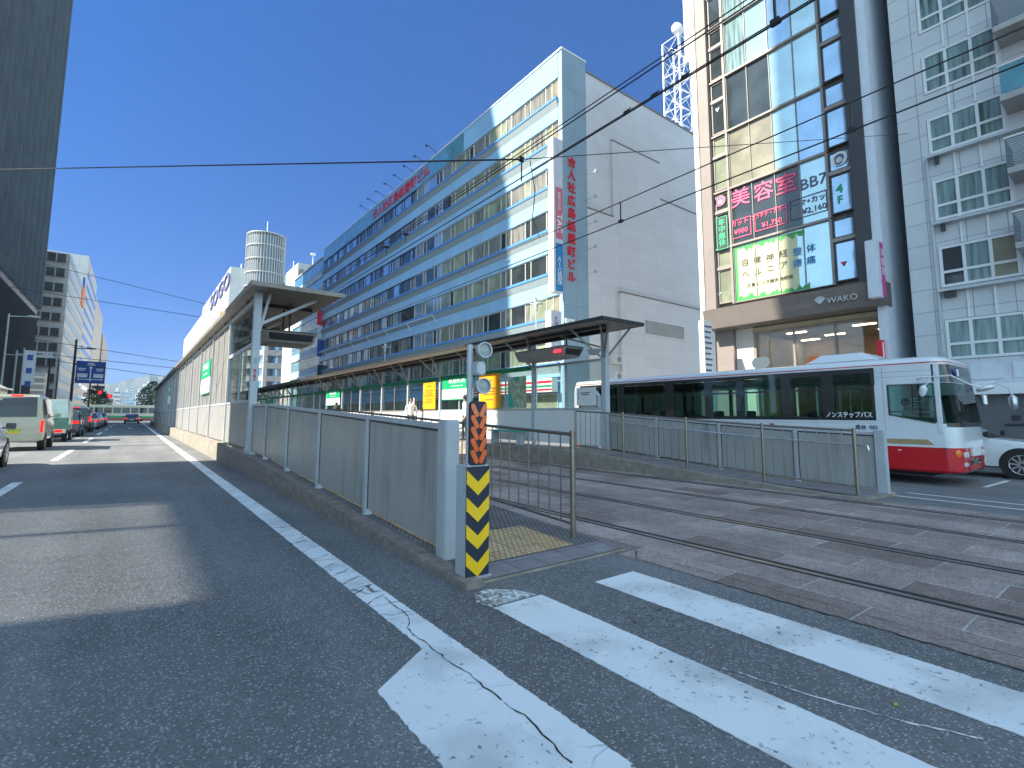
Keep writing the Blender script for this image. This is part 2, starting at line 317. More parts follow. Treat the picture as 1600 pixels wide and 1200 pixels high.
plain('cream_film', (0.58, 0.55, 0.33), .35, var=.06); plain('film_green', (0.05, 0.36, 0.08), .45, var=.25, scale=12); plain('bamboo', (0.62, 0.60, 0.62), .5)
plain('dark_fascia', (0.17, 0.145, 0.13), .4, var=.08, coat=.2); plain('wall_blue_white', (0.64, 0.68, 0.74), .55, var=.06, streak=.2); plain('cream_wall', (0.70, 0.66, 0.55), .7, var=.05)
plain('shop_wall', (0.42, 0.30, 0.15), .7); plain('shop_ceiling', (0.45, 0.38, 0.25), .7); plain('light_panel', (1.0, 0.9, 0.72), .5, emit=6); plain('orange_sign', (0.9, 0.22, 0.03), .5)
plain('tower_steel', (0.72, 0.72, 0.70), .45); plain('dish_white', (0.78, 0.76, 0.73), .5); plain('lamp_post', (0.52, 0.56, 0.55), .4, metal=.3)
plain('skin', (0.50, 0.30, 0.21), .6); plain('hair', (0.02, 0.015, 0.012), .6); plain('cloth_white', (0.72, 0.72, 0.70), .8); plain('cloth_dark', (0.03, 0.03, 0.035), .85); plain('cloth_navy', (0.03, 0.04, 0.08), .85)
plain('bench_green', (0.03, 0.42, 0.36), .5); plain('hill_forest', (0.05, 0.065, 0.05), .9, var=.4, scale=.004); plain('far_wall', (0.62, 0.58, 0.53), .8, var=.05, scale=.05)
plain('far_wall_white', (0.72, 0.70, 0.68), .8, var=.05, scale=.05); plain('leaf', (0.04, 0.075, 0.03), .7, var=.4, scale=4); plain('bark', (0.10, 0.08, 0.06), .9)
plain('tram_cream', (0.66, 0.70, 0.60), .4, coat=.4); plain('insulator', (0.03, 0.03, 0.03), .5); plain('tower_base', (0.035, 0.038, 0.042), .95, spec=.1); plain('tower_fin', (0.17, 0.19, 0.205), .8, spec=.2, var=.15, scale=.3); plain('fin_grey', (0.22, 0.25, 0.28), .5, metal=.3, var=.1, scale=.3)
plain('tar', (0.02, 0.02, 0.022), .8); plain('earth', (0.20, 0.19, 0.17), .95); plain('ac_white', (0.60, 0.59, 0.55), .5); plain('leaf_yellow', (0.55, 0.38, 0.08), .7); plain('stripe_green', (0.01, 0.30, 0.14), .5)
plain('cyan_glass', (0.10, 0.28, 0.36), .12, var=.3, scale=.6, coat=.8); plain('led_dark', (0.03, 0.03, 0.032), .3, coat=.4); plain('led_red', (0.8, 0.03, 0.05), .5, emit=.8)
M = MATS

# ------------------------------------------------------------------ object helpers
ORG = {}
def P(o): return ORG.get(o.name, Vector((0, 0, 0)))
def tag(o, label=None, cat=None, group=None, kind=None):
    if label: o['label'] = label
    if cat: o['category'] = cat
    if group: o['group'] = group
    if kind: o['kind'] = kind
    return o
def thing(name, loc, label, cat, group=None):
    o = bpy.data.objects.new(name, None); COL.objects.link(o); o.location = loc; o.empty_display_size = .2
    ORG[o.name] = Vector(loc)
    return tag(o, label, cat, group)
def facing_x(X, sign=-1):       # a facade in the plane x = X looking along sign*x : (u,v,w) -> (X+sign*w, u, v)
    return lambda u, v, w: Vector((X + sign * w, u, v))
def facing_y(Y, sign=-1):
    return lambda u, v, w: Vector((u, Y + sign * w, v))
class MB:
    def __init__(s, tf=None): s.v = []; s.f = []; s.m = []; s.tf = tf; s.mats = []; s.cur = 0; s.prim = []
    def mat(s, name):
        if name not in s.mats: s.mats.append(name)
        s.cur = s.mats.index(name); return s
    def _add(s, vs, fs):
        b = len(s.v)
        for p in vs: s.v.append(s.tf(*p) if s.tf else Vector(p))
        f0 = len(s.f)
        for f in fs: s.f.append([b + i for i in f]); s.m.append(s.cur)
        s.prim.append((b, len(s.v), f0, len(s.f)))
        return s
    def box(s, x0, x1, y0, y1, z0, z1):
        return s._add([(x0, y0, z0), (x1, y0, z0), (x1, y1, z0), (x0, y1, z0), (x0, y0, z1), (x1, y0, z1), (x1, y1, z1), (x0, y1, z1)],
                      [(0, 3, 2, 1), (4, 5, 6, 7), (0, 1, 5, 4), (1, 2, 6, 5), (2, 3, 7, 6), (3, 0, 4, 7)])
    def hexa(s, pts): return s._add(pts, [(0, 3, 2, 1), (4, 5, 6, 7), (0, 1, 5, 4), (1, 2, 6, 5), (2, 3, 7, 6), (3, 0, 4, 7)])
    def quad(s, *p): return s._add(p, [tuple(range(len(p)))])
    def prism(s, poly, d0, d1, axis=2):
        """poly: 2D points, extruded along axis from d0 to d1"""
        def mk(a, b, d): return (a, b, d) if axis == 2 else ((a, d, b) if axis == 1 else (d, a, b))
        n = len(poly); vs = [mk(a, b, d0) for a, b in poly] + [mk(a, b, d1) for a, b in poly]
        fs = [tuple(range(n))[::-1], tuple(range(n, 2 * n))] + [(i, (i + 1) % n, n + (i + 1) % n, n + i) for i in range(n)]
        return s._add(vs, fs)
    def tube(s, p0, p1, r, n=8, r1=None, caps=True):
        p0, p1 = Vector(p0), Vector(p1); d = (p1 - p0)
        if d.length < 1e-6: return s
        a = d.normalized(); u = a.orthogonal().normalized(); v = a.cross(u); r1 = r if r1 is None else r1
        vs = []
        for k, (c, rr) in enumerate(((p0, r), (p1, r1))):
            for i in range(n):
                t = 2 * math.pi * i / n; vs.append(tuple(c + (u * math.cos(t) + v * math.sin(t)) * rr))
        fs = [(i, (i + 1) % n, n + (i + 1) % n, n + i) for i in range(n)]
        if caps: fs += [tuple(range(n))[::-1], tuple(range(n, 2 * n))]
        return s._add(vs, fs)
    def path(s, pts, r, n=8):
        for a, b in zip(pts[:-1], pts[1:]): s.tube(a, b, r, n)
        return s
    def bar(s, p0, p1, wd, ht):     # rectangular bar between two points, kept upright
        p0, p1 = Vector(p0), Vector(p1); a = (p1 - p0).normalized()
        sd_ = a.cross(Vector((0, 0, 1)));  sd_ = Vector((1, 0, 0)) if sd_.length < 1e-4 else sd_.normalized()
        up = sd_.cross(a).normalized(); sd_ *= wd / 2; up *= ht / 2
        vs = [tuple(q) for q in (p0 - sd_ - up, p0 + sd_ - up, p1 + sd_ - up, p1 - sd_ - up, p0 - sd_ + up, p0 + sd_ + up, p1 + sd_ + up, p1 - sd_ + up)]
        return s.hexa(vs)
    def disc(s, c, nrm, r, n=20, r2=None, depth=0.0):
        c = Vector(c); a = Vector(nrm).normalized(); return s.tube(c, c + a * max(depth, .002), r, n, r2)
    def lathe(s, c, axis, prof, n=20):
        """prof: (radius, distance along axis)"""
        c = Vector(c); a = Vector(axis).normalized(); u = a.orthogonal().normalized(); v = a.cross(u); vs = []
        for r, d in prof:
            for i in range(n):
                t = 2 * math.pi * i / n; vs.append(tuple(c + a * d + (u * math.cos(t) + v * math.sin(t)) * max(r, .0005)))
        fs = []
        for k in range(len(prof) - 1):
            for i in range(n): fs.append((k * n + i, k * n + (i + 1) % n, (k + 1) * n + (i + 1) % n, (k + 1) * n + i))
        fs += [tuple(range(n))[::-1], tuple(range((len(prof) - 1) * n, len(prof) * n))]
        return s._add(vs, fs)
    def split(s, name, mat, parent):
        """every primitive becomes an object of its own"""
        for k, (v0, v1, f0, f1) in enumerate(s.prim):
            q = MB(); q.v = s.v[v0:v1]; q.f = [[i - v0 for i in f] for f in s.f[f0:f1]]; q.m = [0] * (f1 - f0); q.build(name, mat, parent)
    def build(s, name, mat=None, parent=None, origin=None, bevel=0, smooth=False):
        me = bpy.data.meshes.new(name)
        o = Vector(origin) if origin is not None else (P(parent) if parent else None)
        if o is None:
            xs = [p.x for p in s.v]; ys = [p.y for p in s.v]; zs = [p.z for p in s.v]
            o = Vector(((min(xs) + max(xs)) / 2, (min(ys) + max(ys)) / 2, min(zs)))
        me.from_pydata([tuple(p - o) for p in s.v], [], s.f)
        if mat: me.materials.append(M[mat])
        else:
            for k in s.mats: me.materials.append(M[k])
            for p, i in zip(me.polygons, s.m): p.material_index = i
        bm = bmesh.new(); bm.from_mesh(me); bmesh.ops.recalc_face_normals(bm, faces=bm.faces)
        if bevel:
            bmesh.ops.remove_doubles(bm, verts=bm.verts, dist=1e-5)
            bmesh.ops.bevel(bm, geom=[e for e in bm.edges if len(e.link_faces) == 2 and e.calc_face_angle(0) > .6], offset=bevel, segments=2, affect='EDGES', clamp_overlap=True)
        bm.to_mesh(me); bm.free()
        if smooth:
            for p in me.polygons: p.use_smooth = True
            me.set_sharp_from_angle(angle=math.radians(smooth if smooth > 1 else 40))
        ob = bpy.data.objects.new(name, me); COL.objects.link(ob)
        if parent:
            ob.parent = parent; ORG[ob.name] = o
        else: ob.location = o; ORG[ob.name] = o
        return ob
def S(mb, name, mat=None, **k): return tag(mb.build(name, mat, **k), kind='structure')
def copy_tree(o, parent=None, delta=None):
    c = o.copy(); COL.objects.link(c)
    if parent: c.parent = parent
    elif delta is not None: c.location = o.location + Vector(delta)
    ORG[c.name] = P(o) + (Vector(delta) if delta is not None else Vector())
    for ch in list(o.children): copy_tree(ch, c)
    return c
def text(s, size, origin, right, up, mat, parent, name='lettering', depth=.01, align='CENTER', sx=1.0, fat=0.0, spacing=1.0, line=1.0):
    """writing: a mesh made from Blender's own font; right/up give its plane; origin = centre"""
    cu = bpy.data.curves.new(name, 'FONT'); cu.body = s; cu.size = size; cu.align_x = align; cu.align_y = 'CENTER'
    cu.extrude = depth / 2; cu.resolution_u = 3; cu.space_character = spacing; cu.space_line = line
    t = bpy.data.objects.new('tmp', cu); COL.objects.link(t)
    bpy.context.view_layer.update()
    me = bpy.data.meshes.new_from_object(t.evaluated_get(bpy.context.evaluated_depsgraph_get()))
    bpy.data.objects.remove(t)
    r = Vector(right).normalized(); u = Vector(up).normalized(); n = r.cross(u); o = Vector(origin); base = P(parent) if parent else o
    for v in me.vertices:
        v.co = o + r * v.co.x * sx + u * v.co.y + n * v.co.z - base
    if fat > 0:
        bm = bmesh.new(); bm.from_mesh(me); geo = list(bm.verts) + list(bm.edges) + list(bm.faces)
        for q, (fx, fy) in enumerate(((fat, 0), (-fat, 0), (0, fat), (0, -fat))):
            d = bmesh.ops.duplicate(bm, geom=geo); bmesh.ops.translate(bm, vec=r * fx + u * fy - n * (.0006 * (q + 1)), verts=[e for e in d['geom'] if isinstance(e, bmesh.types.BMVert)])
        bm.to_mesh(me); bm.free()
    me.name = name; me.materials.clear(); me.materials.append(M[mat])
    ob = bpy.data.objects.new(name, me); COL.objects.link(ob)
    if parent: ob.parent = parent
    else: ob.location = o
    ORG[ob.name] = base
    return ob
RX = ((0, -1, 0), (0, 0, 1))      # text right/up on faces looking towards -x
RY = ((1, 0, 0), (0, 0, 1))       # on faces looking towards -y

# ================================================================== SETTING
def road_z(x):
    if x < 9.6: return 0.0
    if x < 15: return -0.25 * (x - 9.6) / 5.4
    return -0.25
mb = MB().mat('earth'); mb.quad((-6000, -1500, -.6), (6000, -1500, -.6), (6000, 8500, -.6), (-6000, 8500, -.6)); S(mb, 'ground', 'earth')
def sheet(xs, y0, y1, dz, zf=road_z):
    mb = MB()
    for a, b in zip(xs[:-1], xs[1:]): mb.quad((a, y0, zf(a) + dz), (b, y0, zf(b) + dz), (b, y1, zf(b) + dz), (a, y1, zf(a) + dz))
    return mb
S(sheet([-9, 9.6, 12, 15, 21], -25, 300, 0), 'road', 'asphalt')
mb = MB(); mb.quad((-140, 112, .004), (140, 112, .004), (140, 136, .004), (-140, 136, .004)); S(mb, 'cross_road', 'asphalt')
mb = MB(); mb.box(3.98, 9.5, 3.36, 100, -.2, .004); mb.box(3.80, 9.6, -14, 3.356, -.2, .005); S(mb, 'tram_track_bed', 'granite_slab')
mb = MB(); mb.box(-13, -9, -25, 111, -.3, .14); S(mb, 'sidewalk', 'side_concrete')
mb = MB(); mb.box(21, 60, -25, 111, -.4, -.10); S(mb, 'sidewalk', 'side_concrete')
for rx_ in (4.66, 6.10, 7.60, 9.05):
    mb = MB(); mb.mat('rail_steel').box(rx_ - .035, rx_ + .025, -14, 100, -.05, .011); mb.mat('tar').box(rx_ + .026, rx_ + .10, -14, 100, -.05, .0085); mb.mat('tar').box(rx_ - .06, rx_ - .036, -14, 100, -.05, .0083)
    S(mb, 'tram_rail')
# ramps and platforms
def zl(y): return .02 + (.36) * min(1, max(0, (y - 3.4) / 8.6))
def zr(y): return .02 + (.36) * min(1, max(0, (y - 3.6) / 5.8)) ** 1.15
def ramp(x0, x1, ys, zf, base=-.25):
    mb = MB()
    for a, b in zip(ys[:-1], ys[1:]):
        mb.hexa([(x0, a, base), (x1, a, base), (x1, b, base), (x0, b, base), (x0, a, zf(a)), (x1, a, zf(a)), (x1, b, zf(b)), (x0, b, zf(b))])
    return mb
Lys = [3.36, 4.3, 5.3, 6.3, 7.3, 8.3, 9.3, 10.3, 11.3, 12.1, 80]
Rys = [3.1, 3.6, 4.4, 5.2, 6.0, 6.8, 7.6, 8.4, 9.4, 75]
S(ramp(2.28, 3.98, Lys, zl), 'tram_platform', 'concrete')
S(ramp(9.5, 10.85, Rys, zr), 'tram_platform', 'concrete')
mb = MB()
for a, b in zip([3.30, 4.2, 5.1, 6.0, 6.9, 7.8, 8.7, 9.6, 10.5, 11.4, 12.3, 13.2, 14.1, 15.0], [4.193, 5.093, 5.993, 6.893, 7.793, 8.693, 9.593, 10.493, 11.393, 12.293, 13.193, 14.093, 14.993, 16.6]):
    mb.hexa([(2.10, a, -.2), (2.277, a, -.2), (2.277, b, -.2), (2.10, b, -.2), (2.10, a, zl(a) + .018), (2.277, a, zl(a) + .018), (2.277, b, zl(b) + .018), (2.10, b, zl(b) + .018)])
S(mb, 'kerb', 'kerb_stone', bevel=.012)
mb = MB(); mb.box(2.06, 2.277, 16.61, 80, -.2, .50); S(mb, 'kerb', 'concrete', bevel=.01)
def ramp_sheet(x0, x1, y0, y1, zf, dz, n=6):
    mb = MB()
    for i in range(n):
        a = y0 + (y1 - y0) * i / n; b = y0 + (y1 - y0) * (i + 1) / n
        mb.quad((x0, a, zf(a) + dz), (x1, a, zf(a) + dz), (x1, b, zf(b) + dz), (x0, b, zf(b) + dz))
    return mb
S(ramp_sheet(2.28, 3.98, 3.36, 13, zl, .004, 16), 'paving', 'grey_stud_tile')
S(ramp_sheet(2.28, 3.98, 3.36, 3.66, zl, .008, 1), 'paving', 'grey_tile')
S(ramp_sheet(2.40, 3.62, 3.70, 4.55, zl, .008, 3), 'tactile_paving', 'yellow_tile')
S(ramp_sheet(2.40, 2.95, 4.55, 11.5, zl, .008, 10), 'tactile_paving', 'yellow_tile')
S(ramp_sheet(9.68, 10.45, 3.2, 60, zr, .004, 30), 'paving', 'grey_tile')

# markings
def mark(poly, mat='road_paint', z=.006, name='road_marking'):
    mb = MB(); mb.prism(poly, z - .004, z); return S(mb, name, mat)
def wavy(x0, x1, y0, y1, amp=.012, step=.022, endskew=0.0, amp2=None):
    """a painted bar with slightly ragged long edges"""
    rnd = random.Random(int(x0 * 100)); n = max(2, int((y1 - y0) / step)); L = []; R = []
    for i in range(n + 1):
        y = y0 + (y1 - y0) * i / n
        L.append((x0 + rnd.uniform(-amp, amp), y)); R.append((x1 + rnd.uniform(-amp, amp) * (1 if amp2 is None else amp2 / amp), y + (endskew if i == n else 0)))
    return R + L[::-1]
mark(wavy(1.40, 1.60, -2, 12, .005), 'lane_paint', name='lane_line'); mark([(1.40, 12), (1.60, 12), (1.60, 100), (1.40, 100)], 'road_paint', name='lane_line')
mark(wavy(1.02, 1.45, -2, 2.38, .006, endskew=.30, amp2=.001), 'road_paint', z=.0052, name='crosswalk_stripe')
mark(wavy(2.07, 2.50, -2, 2.90, .004), 'road_paint', name='crosswalk_stripe')
mark([(2.06, 2.93), (2.47, 2.93), (2.40, 3.10), (2.24, 3.23), (2.10, 3.20), (2.03, 3.05)], 'worn_paint', name='crosswalk_stripe')
mark(wavy(3.03, 3.49, -2, 2.87, .004), 'road_paint', name='crosswalk_stripe')
y = 11.8
for a, b in ((6.0, 8.6) if False else (11.1, 13.4), (18.9, 24.3), (30.5, 36), (42, 47.5), (54, 59.5), (66, 71.5), (78, 83.5)):
    mark([(-1.74, a), (-1.58, a), (-1.58, b), (-1.74, b)], 'road_paint', name='lane_dash')
# turn arrow far along the lane
mark([(-.1, 58), (.1, 58), (.1, 61), (.35, 61), (0, 62.6), (-.35, 61), (-.1, 61)], 'road_paint', name='road_arrow')
for (a, b, wd) in ((gz(1417, 769, -.09), gz(1640, 790, -.06), .13), (gz(1390, 774, -.06), gz(1640, 800.5, -.04), .13)):
    d = Vector((b.x - a.x, b.y - a.y, 0)).normalized(); nn = Vector((-d.y, d.x, 0)) * wd / 2
    mb = MB(); mb.quad(*[tuple((q.x, q.y, road_z(q.x) + .006)) for q in (a - nn, b - nn, b + nn, a + nn)]); S(mb, 'lane_line', 'road_paint')
a, b = gz(1533, 758, -.2), gz(1570, 748, -.2)
mb = MB(); mb.quad(*[(q[0], q[1], road_z(q[0]) + .007) for q in ((a.x, a.y), (b.x, b.y), (b.x + .12, b.y - .1), (a.x + .12, a.y - .1))]); S(mb, 'lane_line', 'road_paint')
# crack along the lane line, chalk-like scrape, tar joints, small litter
def crack(pts, wd, mat, name, z=.0085, seed=1, rough=.4):
    rnd = random.Random(seed); L = []; R = []
    dense = []
    for p, q in zip(pts[:-1], pts[1:]):
        n = max(2, int((Vector(q) - Vector(p)).length / .035))
        for i in range(n): dense.append(Vector(p).lerp(Vector(q), i / n) + Vector((rnd.gauss(0, .005), rnd.gauss(0, .005))))
    mb = MB()
    for i, c in enumerate(dense):
        d = (dense[min(i + 1, len(dense) - 1)] - dense[max(i - 1, 0)]).normalized(); nn = Vector((-d.y, d.x)) * wd * (rough + rnd.random() * (1 - rough)) / 2
        L.append((c.x - nn.x, c.y - nn.y, z)); R.append((c.x + nn.x, c.y + nn.y, z))
    for i in range(len(L) - 1): mb.quad(L[i], R[i], R[i + 1], L[i + 1])
    return S(mb, name, mat)
g2 = lambda x, y: tuple(gz(x, y).xy)
crack([g2(600, 935), g2(640, 965), g2(640, 990), g2(672, 1010), g2(704, 1038), g2(740, 1060), g2(790, 1102)], .010, 'tar', 'road_crack', seed=2, rough=.2)
crack([g2(790, 1102), g2(828, 1128), g2(845, 1150), g2(866, 1163), g2(880, 1185), g2(905, 1203)], .010, 'tar', 'road_crack', seed=3, rough=.15)
for i, yy in enumerate((5.9, 5.5, 5.15, 4.8, 4.5, 4.25, 4.0, 3.75, 3.5)):
    crack([(1.395, yy - .05), (1.48, yy + .02), (1.605, yy + .10)], .012, 'tar', 'road_crack', seed=10 + i, rough=.1)
crack([g2(1130, 1045), g2(1260, 1085), g2(1400, 1125), g2(1555, 1160)], .016, 'worn_paint', 'road_scrape', z=.003, seed=4, rough=.5)
crack([(4.05, 3.3), (3.82, 3.1), (3.80, 2.2), (3.80, .2), (3.8, -1.5)], .018, 'tar', 'tar_joint', z=.0062, seed=5)
crack([(3.97, 2.9), (3.99, 1.8), (3.98, .4), (3.97, -1.5)], .010, 'tar', 'tar_joint', z=.0062, seed=6, rough=.1)
lf = MB(); c = gz(1400, 1104); lf.prism([(c.x - .018, c.y), (c.x, c.y + .010), (c.x + .022, c.y + .002), (c.x, c.y - .010)], .009, .012)
tag(lf.build('leaf', 'leaf_yellow'), 'small dry yellow leaf lying on the asphalt between the two right crosswalk stripes', 'leaf')
# hills behind the city
def ridge(name, y, x0, x1, hs, depth, mat, base=-1):
    n = len(hs); mb = MB(); rows = []
    for j, (dy, k) in enumerate(((0, 0), (depth * .35, .55), (depth * .7, .9), (depth, 1.0), (depth * 1.6, .6))):
        row = []
        for i, hh in enumerate(hs):
            row.append((x0 + (x1 - x0) * i / (n - 1), y + dy + 30 * math.sin(i * 1.7 + j), base + hh * k * (1 + .12 * math.sin(i * 2.3 + j * 1.9) * (j not in (0, 3)))))
        rows.append(row)
    for a, b in zip(rows[:-1], rows[1:]):
        for i in range(n - 1): mb.quad(a[i], a[i + 1], b[i + 1], b[i])
    return S(mb, name, mat, smooth=60)
rh = random.Random(3); hs = []
for i in range(61):
    x = -900 + 1800 * i / 60
    hs.append(165 + 28 * math.sin(x / 190 + .5) + 14 * math.sin(x / 61) + rh.uniform(-4, 4) - 20 * (x > 120) - 30 * max(0, -x - 200) / 500)
ridge('hills', 2600, -900, 900, hs, 500, 'hill_forest')

# ================================================================== LEFT PLATFORM: barrier, shelter, fence, marker post
t = thing('barrier_wall', (2.35, 4.0, 0), 'grey steel panel barrier with five posts along the ramp beside the left traffic lane', 'barrier', 'panel barriers along the ramps')
def barrier(t, X, ys, zf, side, topz=1.16, endw=.075):
    for i, yy in enumerate(ys):
        z = zf(yy); r = endw if i == 0 else .042
        mb = MB(); mb.box(X - r, X + r, yy - r, yy + r, z - .02, z + topz + (.06 if i == 0 else .02)); mb.box(X - r - .02, X + r + .02, yy - r - .02, yy + r + .02, z - .01, z + .012)
        mb.build('post', 'grey_steel', t, bevel=.012)
    for a, b in zip(ys[:-1], ys[1:]):
        a2, b2 = a + (endw + .002 if a == ys[0] else .044), b - .044
        def sl(x0, x1, lo, hi, mat, name):
            m_ = MB(); m_.hexa([(x0, a2, zf(a) + lo), (x1, a2, zf(a) + lo), (x1, b2, zf(b) + lo), (x0, b2, zf(b) + lo), (x0, a2, zf(a) + hi), (x1, a2, zf(a) + hi), (x1, b2, zf(b) + hi), (x0, b2, zf(b) + hi)])
            return m_.build(name, mat, t)
        sl(X - .012, X + .012, .075, topz - .055, 'grey_panel', 'panel')
        sl(X - .03, X + .03, topz - .03, topz + .02, 'grey_steel', 'top_rail')
        sl(X - .016, X + .016, topz - .055, topz - .032, 'frame_dark', 'shadow_gap')
        # dark edge seals at the panel ends
        for q, yy in (((a2), a), ((b2 - .016), b)):
            m_ = MB(); m_.box(X - .018, X + .018, q, q + .016, zf(yy) + .075, zf(yy) + topz - .057); m_.build('edge_seal', 'frame_dark', t)
barrier(t, 2.35, [4.02, 5.93, 7.88, 9.82, 11.7, 13.2], zl, -1)
m_ = MB(); m_.path([(2.45, 4.35, zl(4.3) + .80), (2.52, 4.20, zl(4.2) + .80), (2.56, 4.16, zl(4.2) + .74), (2.56, 4.16, zl(4.2) + .62)], .022); m_.path([(2.45, 4.35, zl(4.3) + .80), (2.45, 13.1, zl(13) + .80)], .02)
for yy in (5.93, 7.88, 9.82, 11.7): m_.tube((2.37, yy, zl(yy) + .74), (2.45, yy, zl(yy) + .80), .012)
m_.build('handrail', 'bright_rail', t, smooth=1)

# striped marker post with two lamps
B = gy(745, 905, 3.47)
t = thing('marker_post', (2.32, 3.5, 0), 'slim marker post with yellow chevrons, orange reflectors and two round lamps at the ramp tip', 'marker post')
xl, xr_ = gy(727, 905, 3.44).x, gy(763, 905, 3.44).x; zt = gy(745, 727, 3.44).z
m_ = MB(); m_.box(xl, xr_, 3.445, 3.60, .02, zt); m_.box(xl - .03, xr_ + .03, 3.41, 3.64, .0, .035); m_.build('base_box', 'grey_steel', t, bevel=.006)
m_ = MB(); m_.box(xl, xr_, 3.437, 3.444, .04, zt - .01); cp = m_.build('chevron_plate', 'sign_navy', t)
n_, hh = 4, (zt - .05) / 4.55; cx = (xl + xr_) / 2
for i in range(4):
    top = zt - .035 - i * hh * 1.12
    m_ = MB(facing_y(3.437)); d = hh * .52; wv = hh * .56
    m_.prism([(xl + .001, top), (cx, top - d), (xr_ - .001, top), (xr_ - .001, top - wv), (cx, top - d - wv), (xl + .001, top - wv)], .001, .003); m_.build('chevron', 'sign_yellow', cp)
zt2 = gy(748, 627, 3.44).z; x0, x1 = gy(735, 680, 3.44).x, gy(761, 680, 3.44).x
m_ = MB(); m_.prism([(x0 + .02, zt), (x1 - .02, zt), (x1, zt + .02), (x1, zt2 - .02), (x1 - .02, zt2), (x0 + .02, zt2), (x0, zt2 - .02), (x0, zt + .02)], 3.445, 3.47, axis=1); rp = m_.build('reflector_plate', 'sign_navy', t)
for i in range(5):
    zc = zt2 - .075 - i * (zt2 - zt - .05) / 5
    for sgn in (-1, 1):
        m_ = MB(); cxx = (x0 + x1) / 2; lx = (x1 - x0)
        pa = Vector((cxx + sgn * lx * .36, 3.441, zc + .034)); pb = Vector((cxx + sgn * lx * .14, 3.441, zc - .034)); d = (pb - pa); pn = Vector((-d.z, 0, d.x)).normalized() * .022
        pts = []
        for c_, s0 in ((pa, 1), (pb, -1)):
            for k in range(7):
                an = math.pi * k / 6; dirv = (-d.normalized() * s0); pts.append(c_ + pn * math.cos(an) * s0 + dirv * .022 * math.sin(an))
        m_.prism([(q.x, q.z) for q in pts], 3.434, 3.4445, axis=1); m_.build('reflector', 'orange_reflector', rp, bevel=.003)
m_ = MB(); m_.tube((x0 + .025, 3.50, zt - .1), (x0 + .025, 3.50, gy(745, 540, 3.5).z), .026, 14); m_.build('pole', 'grey_steel', t, smooth=1)
c = gy(748, 576, 3.44); m_ = MB(); m_.box(c.x - .045, c.x + .045, 3.40, 3.475, c.z - .055, c.z + .055); jb = m_.build('junction_box', 'grey_steel', t, bevel=.006)
m_ = MB()
for sx_ in (-.034, .034):
    for sz in (-.044, .044): m_.tube((c.x + sx_, 3.396, c.z + sz), (c.x + sx_, 3.40, c.z + sz), .006, 8)
m_.split('screw', 'frame_dark', jb)
for (px, py) in ((757, 547), (755, 603)):
    c = gy(px, py, 3.40); nrm = Vector((-.18, -1, 0)).normalized()
    m_ = MB(); m_.lathe(c - nrm * .05, nrm, [(.02, -.03), (.045, -.02), (.062, .0), (.066, .05), (.066, .07), (.056, .07), (.054, .045), (.01, .043)], 28); lp = m_.build('lamp', 'grey_steel', t, smooth=1)
    m_ = MB(); m_.lathe(c - nrm * .05, nrm, [(.001, .044), (.05, .046), (.053, .058), (.045, .066), (.02, .070), (.001, .071)], 28); m_.build('lens', 'lamp_glass', lp, smooth=1)

# railings
def railing(t, X, ys, zf, h=1.08, postm='stainless', bar=.185):
    for i, yy in enumerate(ys):
        m_ = MB(); m_.tube((X, yy, zf(yy) - .02), (X, yy, zf(yy) + h + .03), .030, 14); m_.build('post', postm, t, smooth=1)
    for a, b in zip(ys[:-1], ys[1:]):
        m_ = MB(); m_.tube((X, a, zf(a) + h - .01), (X, b, zf(b) + h - .01), .020, 10); m_.build('top_rail', postm, t, smooth=1)
        m_ = MB(); m_.tube((X, a, zf(a) + .14), (X, b, zf(b) + .14), .014, 8)
        n = max(2, round((b - a) / bar))
        for k in range(1, n):
            yy = a + (b - a) * k / n; m_.tube((X, yy, zf(yy) + .14), (X, yy, zf(yy) + h - .02), .0085, 8)
        m_.build('railing_panel', postm, t, smooth=1)
t = thing('railing', (3.83, 3.9, 0), 'brown stainless bar railing along the left ramp, beside the nearest tram rail', 'railing', 'railings along the ramps')
railing(t, 3.80, [3.9, 5.75, 7.6, 9.45, 11.3, 13.2], zl)
t = thing('railing', (9.78, 3.3, 0), 'brown stainless bar railing on the kerb of the far ramp, in front of the bus', 'railing', 'railings along the ramps')
railing(t, 9.78, [3.32, 4.85, 6.5, 8.25, 9.9], zr)
t = thing('barrier_wall', (10.5, 3.2, 0), 'pale panel barrier with a white handrail along the far ramp beside the bus', 'barrier', 'panel barriers along the ramps')
barrier(t, 10.5, [3.17, 4.56, 6.15, 7.8, 9.36], zr, 1, topz=1.01)
m_ = MB()
for hh in (.80,):
    m_.path([(10.34, 3.30, zr(3.3) + hh - .08), (10.34, 3.32, zr(3.3) + hh), (10.34, 4.5, zr(4.5) + hh), (10.34, 6.1, zr(6.1) + hh), (10.34, 7.8, zr(7.8) + hh), (10.34, 9.2, zr(9.2) + hh)], .019)
for yy in (4.56, 6.15, 7.8): m_.tube((10.48, yy, zr(yy) + .74), (10.34, yy, zr(yy) + .80), .012)
m_.build('handrail', 'bright_rail', t, smooth=1)

